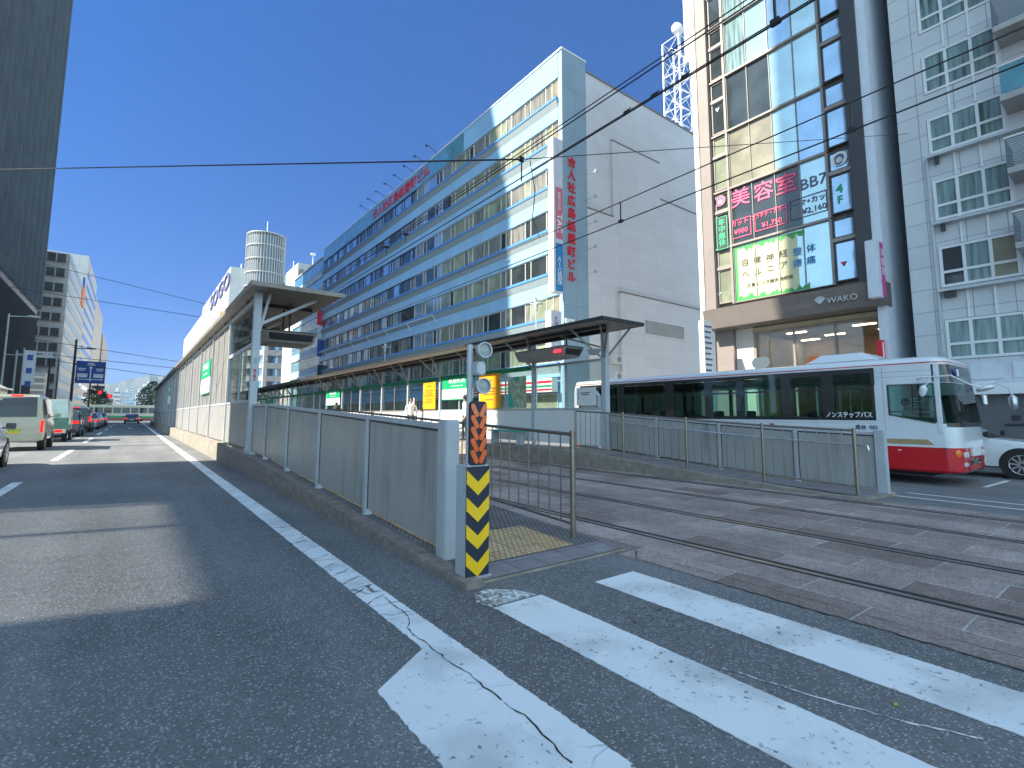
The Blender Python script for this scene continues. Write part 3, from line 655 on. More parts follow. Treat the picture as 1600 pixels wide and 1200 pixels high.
# left shelter
t = thing('tram_shelter', (2.35, 13.4, .38), 'long grey tram shelter with ribbed wall panels and flat canopy beside the left lane', 'shelter', 'shelters of the tram stop')
PY = [13.45 + 3.98 * k for k in range(17)]
for k, yy in enumerate(PY):
    m_ = MB(); r = .085 if k == 0 else .06
    m_.box(2.35 - r, 2.35 + r, yy - r, yy + r, .36, 4.34); m_.box(2.35 - r - .03, 2.35 + r + .03, yy - r - .03, yy + r + .03, .36, .50)
    m_.build('post', 'grey_steel', t, bevel=.01)
    m_ = MB(); m_.bar((2.42, yy, 3.55), (3.75, yy, 4.32), .07, .07); m_.bar((2.40, yy, 3.3), (2.62, yy + (.02), 4.34), .06, .06); m_.build('strut', 'grey_steel', t)
    if k == 16: break
    a, b = yy + r + .002, PY[k + 1] - .062
    m_ = MB(); m_.box(2.33, 2.365, a, b, .50, 1.62); m_.build('lower_panel', 'shelter_panel', t)
    m_ = MB(); m_.box(2.315, 2.38, a, b, 1.62, 1.68); m_.box(2.315, 2.38, a, b, 4.16, 4.26)
    nn = 2 if k == 0 else 3
    if k == 0: m_.box(2.315, 2.38, a, b, 3.02, 3.12)
    for q in range(1, nn): yc = a + (b - a) * q / nn; m_.box(2.318, 2.378, yc - .025, yc + .025, 1.68, 3.02 if k == 0 else 4.16)
    fr = m_.build('wall_frame', 'grey_steel', t)
    m_ = MB(); m_.box(2.344, 2.352, a, b, 1.68, 4.16)
    m_.build('window_pane' if k == 0 else 'ribbed_panel', 'shelter_glass' if k == 0 else 'ribbed_sheet', fr)
m_ = MB(); m_.box(2.30, 2.40, 13.55, PY[-1], .52, .50 + .001); 
m_ = MB(); m_.box(2.08, 4.22, 12.68, 77.6, 4.345, 4.41); m_.build('roof', 'roof_metal', t, bevel=.01)
m_ = MB(); m_.box(2.05, 2.078, 12.66, 77.6, 4.30, 4.44); m_.box(2.05, 4.25, 12.64, 12.678, 4.325, 4.43); m_.build('roof_edge', 'roof_metal', t)
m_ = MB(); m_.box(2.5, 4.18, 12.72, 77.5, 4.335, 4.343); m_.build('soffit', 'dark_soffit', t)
for k, yy in enumerate(PY[:-1]):
    m_ = MB(); m_.box(2.3, 4.0, yy + 1.2, yy + 1.28, 4.25, 4.333); m_.build('roof_beam', 'dark_steel', t)
# hanging departure displays
def display(x0, x1, y0, y1, z0, z1, zroof, label):
    t = thing('departure_display', ((x0 + x1) / 2, (y0 + y1) / 2, z0), label, 'display board', 'hanging departure boards')
    m_ = MB(); xm = (x0 + x1) / 2; ym = (y0 + y1) / 2
    m_.hexa([(x0 + .1, y0 + .1, z0), (x1 - .1, y0 + .1, z0), (x1 - .1, y1 - .1, z0), (x0 + .1, y1 - .1, z0), (x0, y0, z1), (x1, y0, z1), (x1, y1, z1), (x0, y1, z1)]); m_.build('housing', 'roof_metal', t, bevel=.01)
    m_ = MB(); m_.hexa([(x0 + .14, y0 + .055, z0 + .06), (x1 - .14, y0 + .055, z0 + .06), (x1 - .14, y0 + .1, z0 + .06), (x0 + .14, y0 + .1, z0 + .06), (x0 + .1, y0 - .006, z1 - .05), (x1 - .1, y0 - .006, z1 - .05), (x1 - .1, y0 + .05, z1 - .05), (x0 + .1, y0 + .05, z1 - .05)])
    m_.build('screen', 'led_dark', t)
    m_ = MB(); m_.box(x0 + .02, x1 - .02, y0 + .02, y1 - .02, z1 + .002, z1 + .03); m_.build('cover', 'dark_steel', t)
    m_ = MB()
    for yy in (y0 + .3, y1 - .3): m_.tube((xm, yy, z1 + .03), (xm, yy, zroof), .025, 8)
    m_.split('hanger', 'dark_steel', t)
    return t
display(2.62, 3.95, 13.9, 15.2, 3.22, 3.50, 4.33, 'dark departure board hanging under the near end of the left shelter canopy')
t = display(9.35, 10.15, 9.9, 12.1, 2.95, 3.22, 3.74, 'dark departure board hanging under the near end of the right shelter roof')
m_ = MB(); m_.box(9.347, 9.352, 10.0, 10.3, 3.06, 3.14); m_.build('lit_figures', 'led_red', t)

# station signs on the outside of the left wall
def station_sign_x(X, y0, y1, z0, z1, label, k):
    t = thing('station_sign', (X, (y0 + y1) / 2, z0), label, 'station sign', 'green and white station name signs')
    F = facing_x(X); zm = z0 + (z1 - z0) * .48
    m_ = MB(F); m_.box(y0, y1, zm, z1, 0, .03); m_.build('green_field', 'sign_green', t)
    m_ = MB(F); m_.box(y0, y1, z0 + .04, zm - .001, 0, .03); m_.box; m_.build('white_field', 'white_board', t)
    m_ = MB(F); m_.box(y0, y1, z0, z0 + .038, 0, .03); m_.build('green_edge', 'sign_green', t)
    wd = (y1 - y0); ym = (y0 + y1) / 2
    text('紙屋町西', (z1 - zm) * .42, (X - .033, ym, zm + (z1 - zm) * .66), *RX, 'letter_white', t, sx=min(1.6, wd / (z1 - zm) / 2.1))
    text('Kamiya-cho-nishi', (z1 - zm) * .17, (X - .033, ym, zm + (z1 - zm) * .26), *RX, 'letter_white', t, sx=min(1.6, wd / (z1 - zm) / 2.0))
    return t
station_sign_x(2.30, 21.6, 24.5, 2.12, 3.42, 'green and white station name sign on the outside of the left shelter wall', 0)
t = station_sign_x(2.30, 45.6, 48.4, 2.1, 3.5, 'farther, smaller green and white sign on the outside of the left shelter wall', 1)
t = thing('notice_sticker', (2.262, 13.36, 2), 'narrow vertical notice with red characters on the first post of the left shelter', 'sticker')
text('電\n停', .075, (2.35, 13.358, 2.62), *RY, 'letter_grey', t, line=1.0); text('乗\n入\n禁\n止', .075, (2.35, 13.358, 2.27), *RY, 'letter_red', t, line=1.0, name='red_characters')

# right shelter
t = thing('tram_shelter', (10.5, 9.4, .38), 'long tram shelter with glass wall, green band and strutted roof on the far platform', 'shelter', 'shelters of the tram stop')
RP = [9.45 + 3.08 * k for k in range(20)]
for k, yy in enumerate(RP):
    m_ = MB(); r = .085 if k == 0 else .06
    m_.box(10.5 - r, 10.5 + r, yy - r, yy + r, .36, 3.66); m_.build('post', 'grey_steel', t, bevel=.01)
    m_ = MB()
    for dy in (-.55, .55):
        m_.bar((10.44, yy + dy * .1, 2.92), (9.72, yy + dy, 3.72), .045, .045)
    if k == 0:
        m_.bar((10.54, yy, 2.92), (10.88, yy - .6, 3.74), .05, .05); m_.bar((10.46, yy, 2.92), (9.8, yy - .75, 3.72), .045, .045); m_.bar((10.5, yy, 3.2), (10.1, yy + 1.5, 3.7), .045, .045)
    m_.build('strut', 'roof_metal', t)
    if k == 19: break
    a, b = yy + r + .002, RP[k + 1] - .062
    m_ = MB(); m_.box(10.485, 10.515, a, b, .50, 1.50); m_.build('lower_panel', 'white_board', t)
    m_ = MB(); m_.box(10.47, 10.53, a, b, 1.50, 1.56); m_.box(10.47, 10.53, a, b, 2.86, 2.93)
    yc = (a + b) / 2; m_.box(10.475, 10.525, yc - .025, yc + .025, 1.56, 2.86)
    if k > 0: m_.box(10.47, 10.53, a, b, 3.56, 3.62); m_.box(10.475, 10.525, yc - .025, yc + .025, 2.93, 3.56)
    fr = m_.build('window_frame', 'roof_metal' if k > 2 else 'grey_steel', t)
    m_ = MB(); m_.box(10.496, 10.504, a, b, 1.56, 2.86)
    if k > 0: m_.box(10.496, 10.504, a, b, 2.93, 3.56)
    m_.build('window_pane', 'shelter_glass', fr)
    if k > 0: m_ = MB(); m_.box(10.462, 10.469, a, b, 2.80, 2.96); m_.build('green_band', 'band_green', t)
m_ = MB(); m_.box(9.38, 10.98, 8.5, 70, 3.755, 3.81); m_.build('roof', 'roof_metal', t, bevel=.008)
m_ = MB(); m_.box(9.42, 10.94, 8.56, 69.9, 3.745, 3.753); m_.build('soffit', 'soffit', t)
m_ = MB(); m_.box(9.355, 9.378, 8.48, 70, 3.74, 3.83); m_.box(9.355, 11.0, 8.476, 8.498, 3.74, 3.83); m_.box(10.982, 11.0, 8.5, 70, 3.74, 3.83); m_.build('roof_edge', 'dark_steel', t)
m_ = MB(); m_.box(10.40, 10.48, 9.3, 68, 3.62, 3.735); m_.box(9.9, 9.96, 8.9, 68, 3.66, 3.744); m_.build('roof_beam', 'dark_steel', t)
m_ = MB(); m_.hexa([(10.2, 9.55, 3.02), (10.36, 9.55, 3.02), (10.36, 9.75, 3.02), (10.2, 9.75, 3.02), (10.14, 9.45, 3.17), (10.36, 9.45, 3.17), (10.36, 9.8, 3.17), (10.14, 9.8, 3.17)]); m_.build('floodlight', 'grey_steel', t)
# signs and posters on its glass
def panel_x(name, X, y0, y1, z0, z1, mat, label, cat, group=None, extra=None):
    t = thing(name, (X, (y0 + y1) / 2, z0), label, cat, group)
    m_ = MB(facing_x(X)); m_.box(y0, y1, z0, z1, 0, .02); m_.build('board', mat, t)
    if extra: extra(t)
    return t
def station_sign_r(y0, y1, z0, z1, label):
    t = station_sign_x(10.44, y0, y1, z0, z1, label, 0)
    m_ = MB(facing_x(10.44)); m_.disc((y1 - (y1 - y0) * .16, z0 + (z1 - z0) * .83, .032), (0, 0, 1), .09, 16); return t
station_sign_r(16.05, 18.4, 1.95, 2.86, 'large green and white station name sign on the glass, between two orange posters')
station_sign_r(31.3, 34.0, 1.95, 2.9, 'middle green and white station name sign, farther along the glass of the right shelter')
station_sign_r(50, 53, 1.95, 2.9, 'farthest green station sign in the shade at the end of the right shelter')
def lines(yc, wd, zs, mat='letter_black', X=10.418):
    def f(t):
        m_ = MB(facing_x(X))
        for z, l in zs: m_.box(yc - wd * l / 2, yc + wd * l / 2, z - .012, z + .012, 0, .003)
        m_.build('printed_lines', mat, t)
    return f
panel_x('poster', 10.44, 19.0, 20.1, 1.60, 2.78, 'poster_orange', 'orange notice poster on the shelter glass left of the large green sign', 'poster', 'orange posters', lines(19.55, .7, [(2.6, .5), (2.4, 1), (2.3, .8), (2.2, 1), (2.0, .7), (1.9, .9)]))
panel_x('poster', 10.44, 14.3, 15.6, 1.58, 2.84, 'poster_orange', 'orange notice poster on the shelter glass right of the marker post lamps', 'poster', 'orange posters', lines(14.95, .8, [(2.6, .4), (2.3, 1), (2.2, .8), (2.1, .9), (1.9, .6)]))
t = panel_x('map_board', 10.44, 12.85, 13.85, 1.58, 2.64, 'poster_map', 'green and beige street map board on the shelter glass', 'map')
m_ = MB(facing_x(10.418)); m_.prism([(13.8, 1.6), (13.5, 1.62), (13.55, 1.9), (13.75, 2.2), (13.8, 2.2)], 0, .002); m_.box(13.2, 13.5, 2.5, 2.62, 0, .002); m_.build('river', 'bench_green', t)
t = panel_x('notice_board', 10.44, 9.75, 10.5, 1.62, 2.13, 'white_board', 'small white notice with lines of text on the shelter glass before the bus tail', 'notice', None, lines(10.15, .4, [(1.98, .9), (1.93, .7)], X=10.418))
m_ = MB(facing_x(10.418)); [m_.box(10.40, 10.43, z, z + .03, 0, .003) for z in (1.96, 1.88, 1.81)]; m_.build('red_dots', 'letter_red', t)
panel_x('notice_board', 10.44, 21.0, 21.5, 1.62, 2.12, 'white_board', 'white sheet with pale blue heading on the shelter glass behind the waiting person', 'notice')
t = thing('white_sign_post', (11.4, 10.9, -.06), 'short white rounded sign with red framed notice standing on the road behind the shelter glass', 'sign')
m_ = MB(); m_.prism([(10.9, -.06), (11.75, -.06), (11.75, 1.95), (11.6, 2.12), (11.3, 2.18), (11.05, 2.12), (10.9, 1.95)], 11.75, 11.9, axis=0); m_.build('board', 'white_paint', t)
m_ = MB(facing_x(11.75)); m_.box(10.98, 11.68, 1.2, 1.93, 0, .004); m_.build('red_frame', 'letter_red', t); m_ = MB(facing_x(11.745)); m_.box(11.04, 11.62, 1.26, 1.87, 0, .004); m_.build('notice', 'white_board', t)
for i, (yy, lb) in enumerate(((13.5, 'nearer green bench seen between the railing bars'), (17.5, 'farther green bench seen between the railing bars'))):
    t = thing('bench', (10.1, yy, .38), lb, 'bench', 'green benches')
    m_ = MB(); m_.box(9.95, 10.35, yy - .9, yy + .9, .80, .85); m_.build('seat', 'bench_green', t, bevel=.01)
    for dy in (-.7, .7): m_ = MB(); m_.box(10.0, 10.3, yy + dy - .03, yy + dy + .03, .38, .80); m_.build('leg', 'grey_steel', t)

# ================================================================== BUILDINGS, RIGHT SIDE
def win(t, F, u0, u1, z0, z1, cols, glass, frame='frame_white', rec=.10, fw=.05, transom=None, pane_mats=None, name='window'):
    """one window: a frame (part) with its panes (sub-part); cols = list of mullion positions"""
    m_ = MB(F); d0, d1 = -rec, -rec + .07
    m_.box(u0, u0 + fw, z0, z1, d0, d1); m_.box(u1 - fw, u1, z0, z1, d0, d1); m_.box(u0 + fw, u1 - fw, z0, z0 + fw, d0, d1); m_.box(u0 + fw, u1 - fw, z1 - fw, z1, d0, d1)
    for c in cols: m_.box(c - fw / 2, c + fw / 2, z0 + fw, z1 - fw, d0, d1)
    if transom:
        for tz in transom: m_.box(u0 + fw, u1 - fw, tz - fw / 2, tz + fw / 2, d0, d1 - .005)
    fr = m_.build(name, frame, t)
    m_ = MB(F); edges = [u0] + list(cols) + [u1]
    for i, (a, b) in enumerate(zip(edges[:-1], edges[1:])):
        g = (pane_mats[i % len(pane_mats)] if pane_mats else glass)
        m_.mat(g).box(a + .01, b - .01, z0 + .01, z1 - .01, -rec - .03, -rec + .012)
    m_.build('pane', None, fr)
    return fr
# --- the pale blue office block
OB = thing('office_building', (25, 26.3, -.1), 'long pale blue office block with red roof lettering and a blank white end wall', 'office building')
rows = [(25.9 - 3.44 * i, 27.5 - 3.44 * i) for i in range(7)]
FX = facing_x(25.0)
m_ = MB(); m_.box(25.14, 46, 26.62, 86, -.1, 29.0); m_.build('core_wall', 'pale_blue_cladding', OB)
m_ = MB(); m_.box(24.92, 27.5, 26.3, 26.61, -.1, 29.62); m_.build('end_strip', 'slate_blue_cladding', OB)
m_ = MB(); m_.box(24.94, 25.139, 26.62, 26.75, 3, 29.62); m_.build('corner_trim', 'pale_blue_cladding', OB)
m_ = MB(); m_.box(24.90, 25.139, 26.76, 86, 27.52, 29.62); m_.build('parapet', 'pale_blue_cladding', OB)
m_ = MB(); m_.box(24.84, 27.56, 26.26, 86.05, 29.63, 29.78); m_.build('parapet_cap', 'frame_white', OB)
for i, (z0, z1) in enumerate(rows):
    nz = rows[i + 1][1] if i < 6 else 4.2
    m_ = MB(lambda a, b, c: Vector((25 - b, c, a)))      # (z, w, y) profile
    def prof(pts, y0, y1):
        n = len(pts); m_._add([(p[0], p[1], y0) for p in pts] + [(p[0], p[1], y1) for p in pts], [tuple(range(n)), tuple(range(n, 2 * n))[::-1]] + [(k, (k + 1) % n, n + (k + 1) % n, n + k) for k in range(n)])
    m_.mat('pale_blue_cladding'); prof([(nz, -.13), (nz, .10), (z0 - .80, .10), (z0 - .80, -.13)], 26.76, 86)
    m_.build('spandrel', 'pale_blue_cladding', OB)
    m_ = MB(lambda a, b, c: Vector((25 - b, c, a)))
    prof([(z0 - .805, -.13), (z0 - .805, .10), (z0 - .22, .30), (z0 - .22, -.13)], 26.76, 86); m_.build('sloped_underside', 'underside_shade', OB)
    m_ = MB(lambda a, b, c: Vector((25 - b, c, a))); prof([(z0 - .215, -.13), (z0 - .215, .34), (z0 - .01, .34), (z0 - .01, -.13)], 26.76, 86); m_.build('sill', 'blue_sill', OB)
pat = [.75, .75, 1.9, .72, 1.9, .75, .75, 1.9, .72, 1.9]     # pane widths, repeated
rw = random.Random(11)
for i, (z0, z1) in enumerate(rows):
    yy = 26.76; k = 0
    while yy < 85.5:
        n = 5; ws = [pat[(k + j) % 10] for j in range(n)]; u1 = min(86, yy + sum(ws)); cs = []; c = yy
        for q in ws[:-1]:
            c += q
            if c < u1 - .3: cs.append(c)
        if yy < 42: pm = [rw.choice(['glass_blind', 'glass_blind', 'glass_blind', 'glass_drape', 'glass_drape', 'glass_dark']) for _ in range(5)]  # pane and frame colours follow the sunlit and shaded stretches of the front
        elif yy < 60: pm = [rw.choice(['glass_blue', 'glass_dark', 'glass_dark', 'glass_drape']) for _ in range(5)]
        else: pm = [rw.choice(['glass_blue', 'glass_blue', 'glass_dark']) for _ in range(5)]
        if k == 0: pm[0] = 'glass_tan'
        win(OB, FX, yy, u1, z0, z1, cs, None, 'frame_cream' if yy < 46 else 'frame_dark', rec=.06, fw=.07, pane_mats=pm)
        yy = u1 + .001; k += 5
c0, c1 = gx(583, 330, 24.85), gx(672, 268, 24.85)
m_ = MB(FX); m_.box(40.5, 85.9, 27.62, 29.5, .105, .14); m_.build('sign_panel', 'cyan_glass', OB)
text('合人社広島紙屋町ビル', 1.45, (24.84, (c0.y + c1.y) / 2, 28.5), *RX, 'letter_red', OB, depth=.06, spacing=1.0, fat=.018, sx=(c0.y - c1.y) / 14.6, name='roof_lettering')
for k in range(8):
    y_ = c1.y - 1.5 + k * (c0.y - c1.y + 3) / 7
    m_ = MB(); m_.tube((24.9, y_, 29.75), (23.6, y_, 30.3), .035, 6); m_.lathe((23.6, y_, 30.3), (-.3, 0, -1), [(.05, 0), (.14, .12), (.14, .16)], 10); m_.build('sign_floodlight', 'frame_dark', OB)
# end wall
m_ = MB(); m_.box(27.52, 46, 26.50, 26.615, 24.12, 29.0); m_.build('end_wall', 'white_wall_tiles', OB)
m_ = MB(); m_.prism([(27.505, -.1), (46, -.1), (46, 20.7), (36.9, 20.7), (36.9, 24.1), (30.6, 24.1), (30.6, 17.5), (27.505, 17.5)], 26.34, 26.61, axis=1); m_.build('end_wall', 'white_wall_tiles', OB)
m_ = MB(); m_.box(27.52, 30.59, 26.50, 26.61, 17.51, 24.119); m_.box(36.91, 46, 26.5, 26.61, 20.71, 24.119); m_.split('end_wall', 'white_wall_tiles', OB)
m_ = MB(); m_.prism([(31.0, -.1), (46, -.1), (46, 11.25), (31.0, 11.25)], 26.10, 26.335, axis=1); m_.build('end_wall', 'white_wall_tiles', OB)
m_ = MB()
for (a, b, z) in ((30.55, 36.95, 24.11), (36.95, 46, 20.71), (27.5, 30.55, 17.51)): m_.box(a, b, 26.30, 26.49, z, z + .09)
m_.box(30.95, 46, 26.06, 26.33, 11.26, 11.35); m_.box(27.5, 46, 26.45, 26.66, 29.01, 29.16); m_.split('wall_coping', 'kerb_stone', OB)
a, b = gy(1007, 500, 26.1), gy(1069, 527, 26.1)
m_ = MB(); m_.box(a.x, b.x, 26.085, 26.098, a.z - 1.15, a.z); m_.build('louvre_opening', 'side_concrete', OB)
m_ = MB(); m_.box(a.x - .08, b.x + .08, 26.04, 26.099, a.z, a.z + .08); m_.box(a.x - .08, a.x, 26.04, 26.099, a.z - 1.15, a.z); m_.box(a.x - .08, b.x + .08, 26.04, 26.099, a.z - 1.23, a.z - 1.15); m_.build('louvre_frame', 'frame_white', OB)
for k in range(5):
    c = gy(932, 267 + 39.2 * k, 25.3); b0 = gy(914, 274 + 39.2 * k, 26.3)
    m_ = MB(); m_.tube(tuple(b0), tuple(c), .03, 6); m_.lathe(c, (-1, .5, -.3), [(.04, -.1), (.13, 0), (.15, .12), (.12, .13)], 10); m_.build('sign_floodlight', 'grey_steel', OB)
chars = '合人社広島紙屋町ビル'
for k, ch in enumerate(chars):
    z = gy(894, 254 + k * 19.95, 26.2).z; x = gy(894, 254 + k * 19.95, 26.2).x
    text(ch, .86, (x, 26.24, z), *RY, 'letter_red', OB, depth=.06, fat=.016, name='wall_character')
m_ = MB(); m_.tube((24.15, 45, 11.6), (24.15, 84, 11.6), .06, 8)
for yy in range(45, 85, 6): m_.tube((24.15, yy, 11.6), (24.7, yy, 10.9), .04, 6)
m_.build('guard_rail', 'frame_white', OB)
for k in range(4):
    c = gy(964, 562 + 26 * k, 25.9); m_ = MB(); m_.box(c.x - .42, c.x + .42, 25.7, 26.06 if c.x > 31 else 26.3, c.z - .33, c.z + .33); ac = m_.build('air_conditioner', 'ac_white', OB, bevel=.02)
    m_ = MB(); m_.disc((c.x + .05, 25.698, c.z), (0, -1, 0), .24, 18, depth=.006); m_.build('fan', 'fin_grey', ac)
# ground floor shops of that block
m_ = MB(); m_.box(24.3, 24.9, 27, 46, 3.1, 4.1); cs_ = m_.build('shop_awning', 'white_board', OB)
for j, (mt, z0, z1) in enumerate((('letter_red', 3.75, 3.92), ('stripe_green', 3.45, 3.6), ('letter_red', 3.2, 3.33))):
    m_ = MB(); m_.box(24.28, 24.298, 27.02, 45.98, z0, z1); m_.build('awning_stripe', mt, cs_)
for k in range(9):
    win(OB, FX, 27.2 + k * 6.4, 33.0 + k * 6.4, .1, 3.0, [30.1 + k * 6.4], None, 'frame_cream', rec=.12, pane_mats=['glass_blind', 'glass_drape'], name='shop_window')
# projecting vertical sign at the corner
t = thing('projecting_sign', (24, 26.0, 10.2), 'tall vertical projecting sign, grey, pink and blue, on the corner of the office block', 'shop sign')
a, b = gy(866, 214, 25.95), gy(879, 222, 25.95); zb = gy(866, 455, 25.95).z; zp, zq, zr2 = gy(870, 292, 25.95).z, gy(870, 372, 25.95).z, gy(870, 376, 25.95).z
m_ = MB(); m_.box(a.x, b.x, 25.96, 26.5, zb, a.z); m_.build('box', 'sign_grey', t)
m_ = MB(); m_.box(a.x + .08, b.x - .04, 25.945, 25.958, zq, zp); m_.build('pink_field', 'banner_pink', t)
m_ = MB(); m_.box(a.x + .08, b.x - .04, 25.945, 25.958, zb + .1, zr2 - .15); m_.build('blue_field', 'banner_blue', t)
m_ = MB(); m_.box(a.x - .14, a.x - .002, 25.94, 26.5, zb, a.z); m_.build('edge', 'frame_white', t)
xm = (a.x + b.x) / 2 + .02
text('資\n格\nの\n学\n校', .30, (xm, 25.935, zp - 1.05), *RY, 'letter_white', t, line=.9); text('TAC', .72, (xm, 25.935, zq + 1.15), (0, 0, -1), (1, 0, 0), 'letter_white', t, fat=.01)
text('A\nI\nG\n損\n保', .52, (xm, 25.935, (zb + zr2) / 2 - .3), *RY, 'letter_white', t, line=.82)
m_ = MB(); m_.tube((b.x, 26.25, zb + .5), (25.0, 26.6, zb + .5), .04, 6); m_.tube((b.x, 26.25, a.z - .5), (25.0, 26.6, a.z - .5), .04, 6); m_.build('bracket', 'grey_steel', t)
t = thing('projecting_sign', (24.4, 25.9, 6.6), 'smaller grey sign box below the tall projecting sign, partly hidden by the shelter roof', 'shop sign')
m_ = MB(); a, b = gy(861, 484, 25.9), gy(877, 484, 25.9); m_.box(a.x, b.x, 25.9, 26.5, 5.2, a.z); m_.build('box', 'sign_grey', t); text('大\n原', .4, ((a.x + b.x) / 2, 25.89, a.z - .8), *RY, 'letter_slate', t)
t = thing('shop_sign', (25.7, 26.2, 7), 'white sign with a green mark low on the blue corner of the office block', 'shop sign')
a = gy(884, 497, 26.2); m_ = MB(); m_.box(a.x, a.x + .9, 26.17, 26.29, a.z - 1.3, a.z); m_.build('board', 'white_board', t); m_ = MB(); m_.disc((a.x + .45, 26.165, a.z - .4), (0, -1, 0), .2, 16, depth=.004); m_.build('mark', 'letter_green', t)

# lattice mast on its roof
t = thing('lattice_mast', (44, 30, 29), 'white lattice communication mast with two dish antennas on the roof behind the end wall', 'antenna mast')
c = gy(1035, 70, 32.1); X0 = c.x; TOP = c.z; s_ = 2.1
leg = [(X0, 30), (X0 + s_, 30), (X0 + s_, 30 + s_), (X0, 30 + s_)]
for q in leg: m_ = MB(); m_.tube((*q, 28.9), (*q, TOP), .10, 6); m_.build('leg', 'tower_steel', t)
nb = 7; hz = (TOP - 29) / nb
for f in range(4):
    p, q = leg[f], leg[(f + 1) % 4]; m_ = MB()
    for k in range(nb + 1):
        z = 29 + k * hz; m_.tube((*p, z), (*q, z), .05, 5)
        if k < nb: m_.tube((*p, z), (*q, z + hz), .045, 5); m_.tube((*q, z), (((p[0] + q[0]) / 2), ((p[1] + q[1]) / 2), z + hz / 2), .035, 5)
    m_.build('bracing', 'tower_steel', t)
c = gy(1058, 46, 30.5); m_ = MB(); m_.lathe(c, (-.35, -1, -.1), [(.45, -.35), (.7, -.1), (.72, .15), (.5, .38), (.05, .48)], 24); m_.build('dish', 'dish_white', t, smooth=1)
c = gy(1074, 92, 31); m_ = MB(); m_.lathe(c, (1, -.6, .1), [(.5, -.3), (.65, -.1), (.65, .15), (.4, .3), (.05, .35)], 20); m_.build('dish', 'dish_white', t, smooth=1)
m_ = MB(); m_.tube((X0 + 1.2, 30.6, TOP - 2), (X0 + 1.2, 30.6, gy(1048, 35, 30.6).z), .09, 8); m_.tube((X0 + s_, 31, TOP - 3.5), tuple(gy(1072, 92, 31)), .06, 6); m_.build('antenna_pole', 'tower_steel', t)

# --- the narrow glass building
W = thing('glass_building', (25, 10, -.1), 'narrow brown and glass building with pink salon lettering over a warm lit shop', 'shop building')
zs = [7.24, 10.38, 13.55, 16.80, 20.02, 23.2, 26.4, 29.6, 32.8]
m_ = MB(); m_.box(25.45, 40, 7.30, 15.0, 5.95, 33); m_.build('core_wall', 'frame_brown', W)
m_ = MB(); m_.box(24.86, 25.449, 14.44, 15.03, 6.0, 33); m_.build('pilaster', 'brown_tile', W)
m_ = MB(); m_.box(24.86, 25.449, 7.30, 7.86, 6.985, 33); m_.build('pilaster', 'frame_dark', W)
m_ = MB(); m_.box(24.80, 25.3, 15.05, 15.34, 3.2, 21.6); m_.hexa([(24.80, 15.05, 21.6), (25.3, 15.05, 21.6), (25.3, 15.34, 21.6), (24.8, 15.34, 21.6), (24.8, 15.05, 22.6), (25.3, 15.05, 22.6), (25.3, 15.72, 22.6), (24.8, 15.72, 22.6)]); m_.box(24.8, 25.3, 15.05, 15.72, 22.6, 33); m_.build('edge_column', 'frame_cream', W)
m_ = MB(); m_.box(24.95, 40, 6.95, 7.29, -.1, 33); m_.build('side_wall', 'wall_blue_white', W)
FW = facing_x(25.05)
for i, (a, b) in enumerate(zip(zs[:-1], zs[1:])):
    pm = [['glass_teal'] * 4, ['glass_teal', 'glass_dark', 'glass_dark', 'glass_dark'], ['glass_blue', 'glass_teal', 'glass_tan', 'glass_tan'], ['glass_teal', 'glass_teal', 'glass_dark', 'glass_dark'], ['glass_teal', 'glass_blue', 'glass_teal', 'glass_curtain']][min(i, 4)]
    win(W, FW, 8.90, 13.50, a + .03, b - .03, [10.05, 11.2, 12.35], None, 'frame_brown', rec=.12, fw=.035, pane_mats=pm, name='curtain_wall_window')
    m_ = MB(FW); m_.box(8.86, 14.43, b - .075, b + .03, -.3, .04); m_.build('floor_band', 'frame_brown', W)
    for (u0, u1, fr_, gl) in ((13.62, 14.38, 'frame_brown', 'glass_blind' if i in (0, 2) else 'glass_dark'), (7.92, 8.80, 'frame_dark', 'glass_blue')):
        win(W, FW, u0, u1, a + .12, a + 1.95, [], gl, fr_, rec=.13, fw=.06); win(W, FW, u0, u1, a + 2.12, b - .12, [], gl, fr_, rec=.13, fw=.06)
    m_ = MB(FW); m_.box(13.51, 13.61, a, b - .08, -.3, .03); m_.box(8.81, 8.89, a, b - .08, -.3, .03); m_.split('mullion_column', 'frame_brown', W)
    m_ = MB(FW); m_.box(13.60, 14.44, a + 1.95, a + 2.12, -.3, .0); m_.box(7.87, 8.81, a + 1.95, a + 2.12, -.3, .0); m_.split('transom_band', 'frame_brown', W)
# window film of the lowest storey, lettering
m_ = MB(FW); m_.box(10.35, 13.44, 7.32, 10.22, -.10, -.09); fl = m_.build('window_film', 'cream_film', W)
rf_ = random.Random(5)
def leafy(u0, u1, zc, sgn):
    m_ = MB(FW); u = u0; pts = []
    while u < u1: pts.append((u, zc + sgn * rf_.uniform(.05, .32))); u += rf_.uniform(.05, .14)
    pts = [(u0, zc)] + pts + [(u1, zc)]; m_.prism(pts, -.088, -.084); m_.build('leaf_border', 'film_green', fl)
leafy(10.0, 13.44, 10.2, -1); leafy(9.9, 13.44, 7.33, 1)
m_ = MB(FW); m_.box(13.30, 13.44, 7.33, 10.2, -.088, -.085); m_.build('leaf_border', 'film_green', fl)
def T(s, px, py, size, mat, X=25.125, par=W, **k):
    c = gx(px, py, X); return text(s, size, (X, c.y, c.z), *RX, mat, par, **k)
for ch, px, py in (('美', 1157, 310), ('容', 1193, 300), ('室', 1228, 289)): T(ch, px, py, 1.05, 'letter_pink', fat=.010)
T('BB7', 1270, 284, .74, 'letter_slate', sx=1.0)
T('カット', 1156, 348, .33, 'letter_pink', fat=.004); T('¥900', 1158, 361, .36, 'letter_pink', fat=.004)
T('プラチナ・カラー', 1201, 333, .28, 'letter_pink', fat=.003, sx=.8); T('¥1,750', 1206, 348, .36, 'letter_pink', fat=.004)
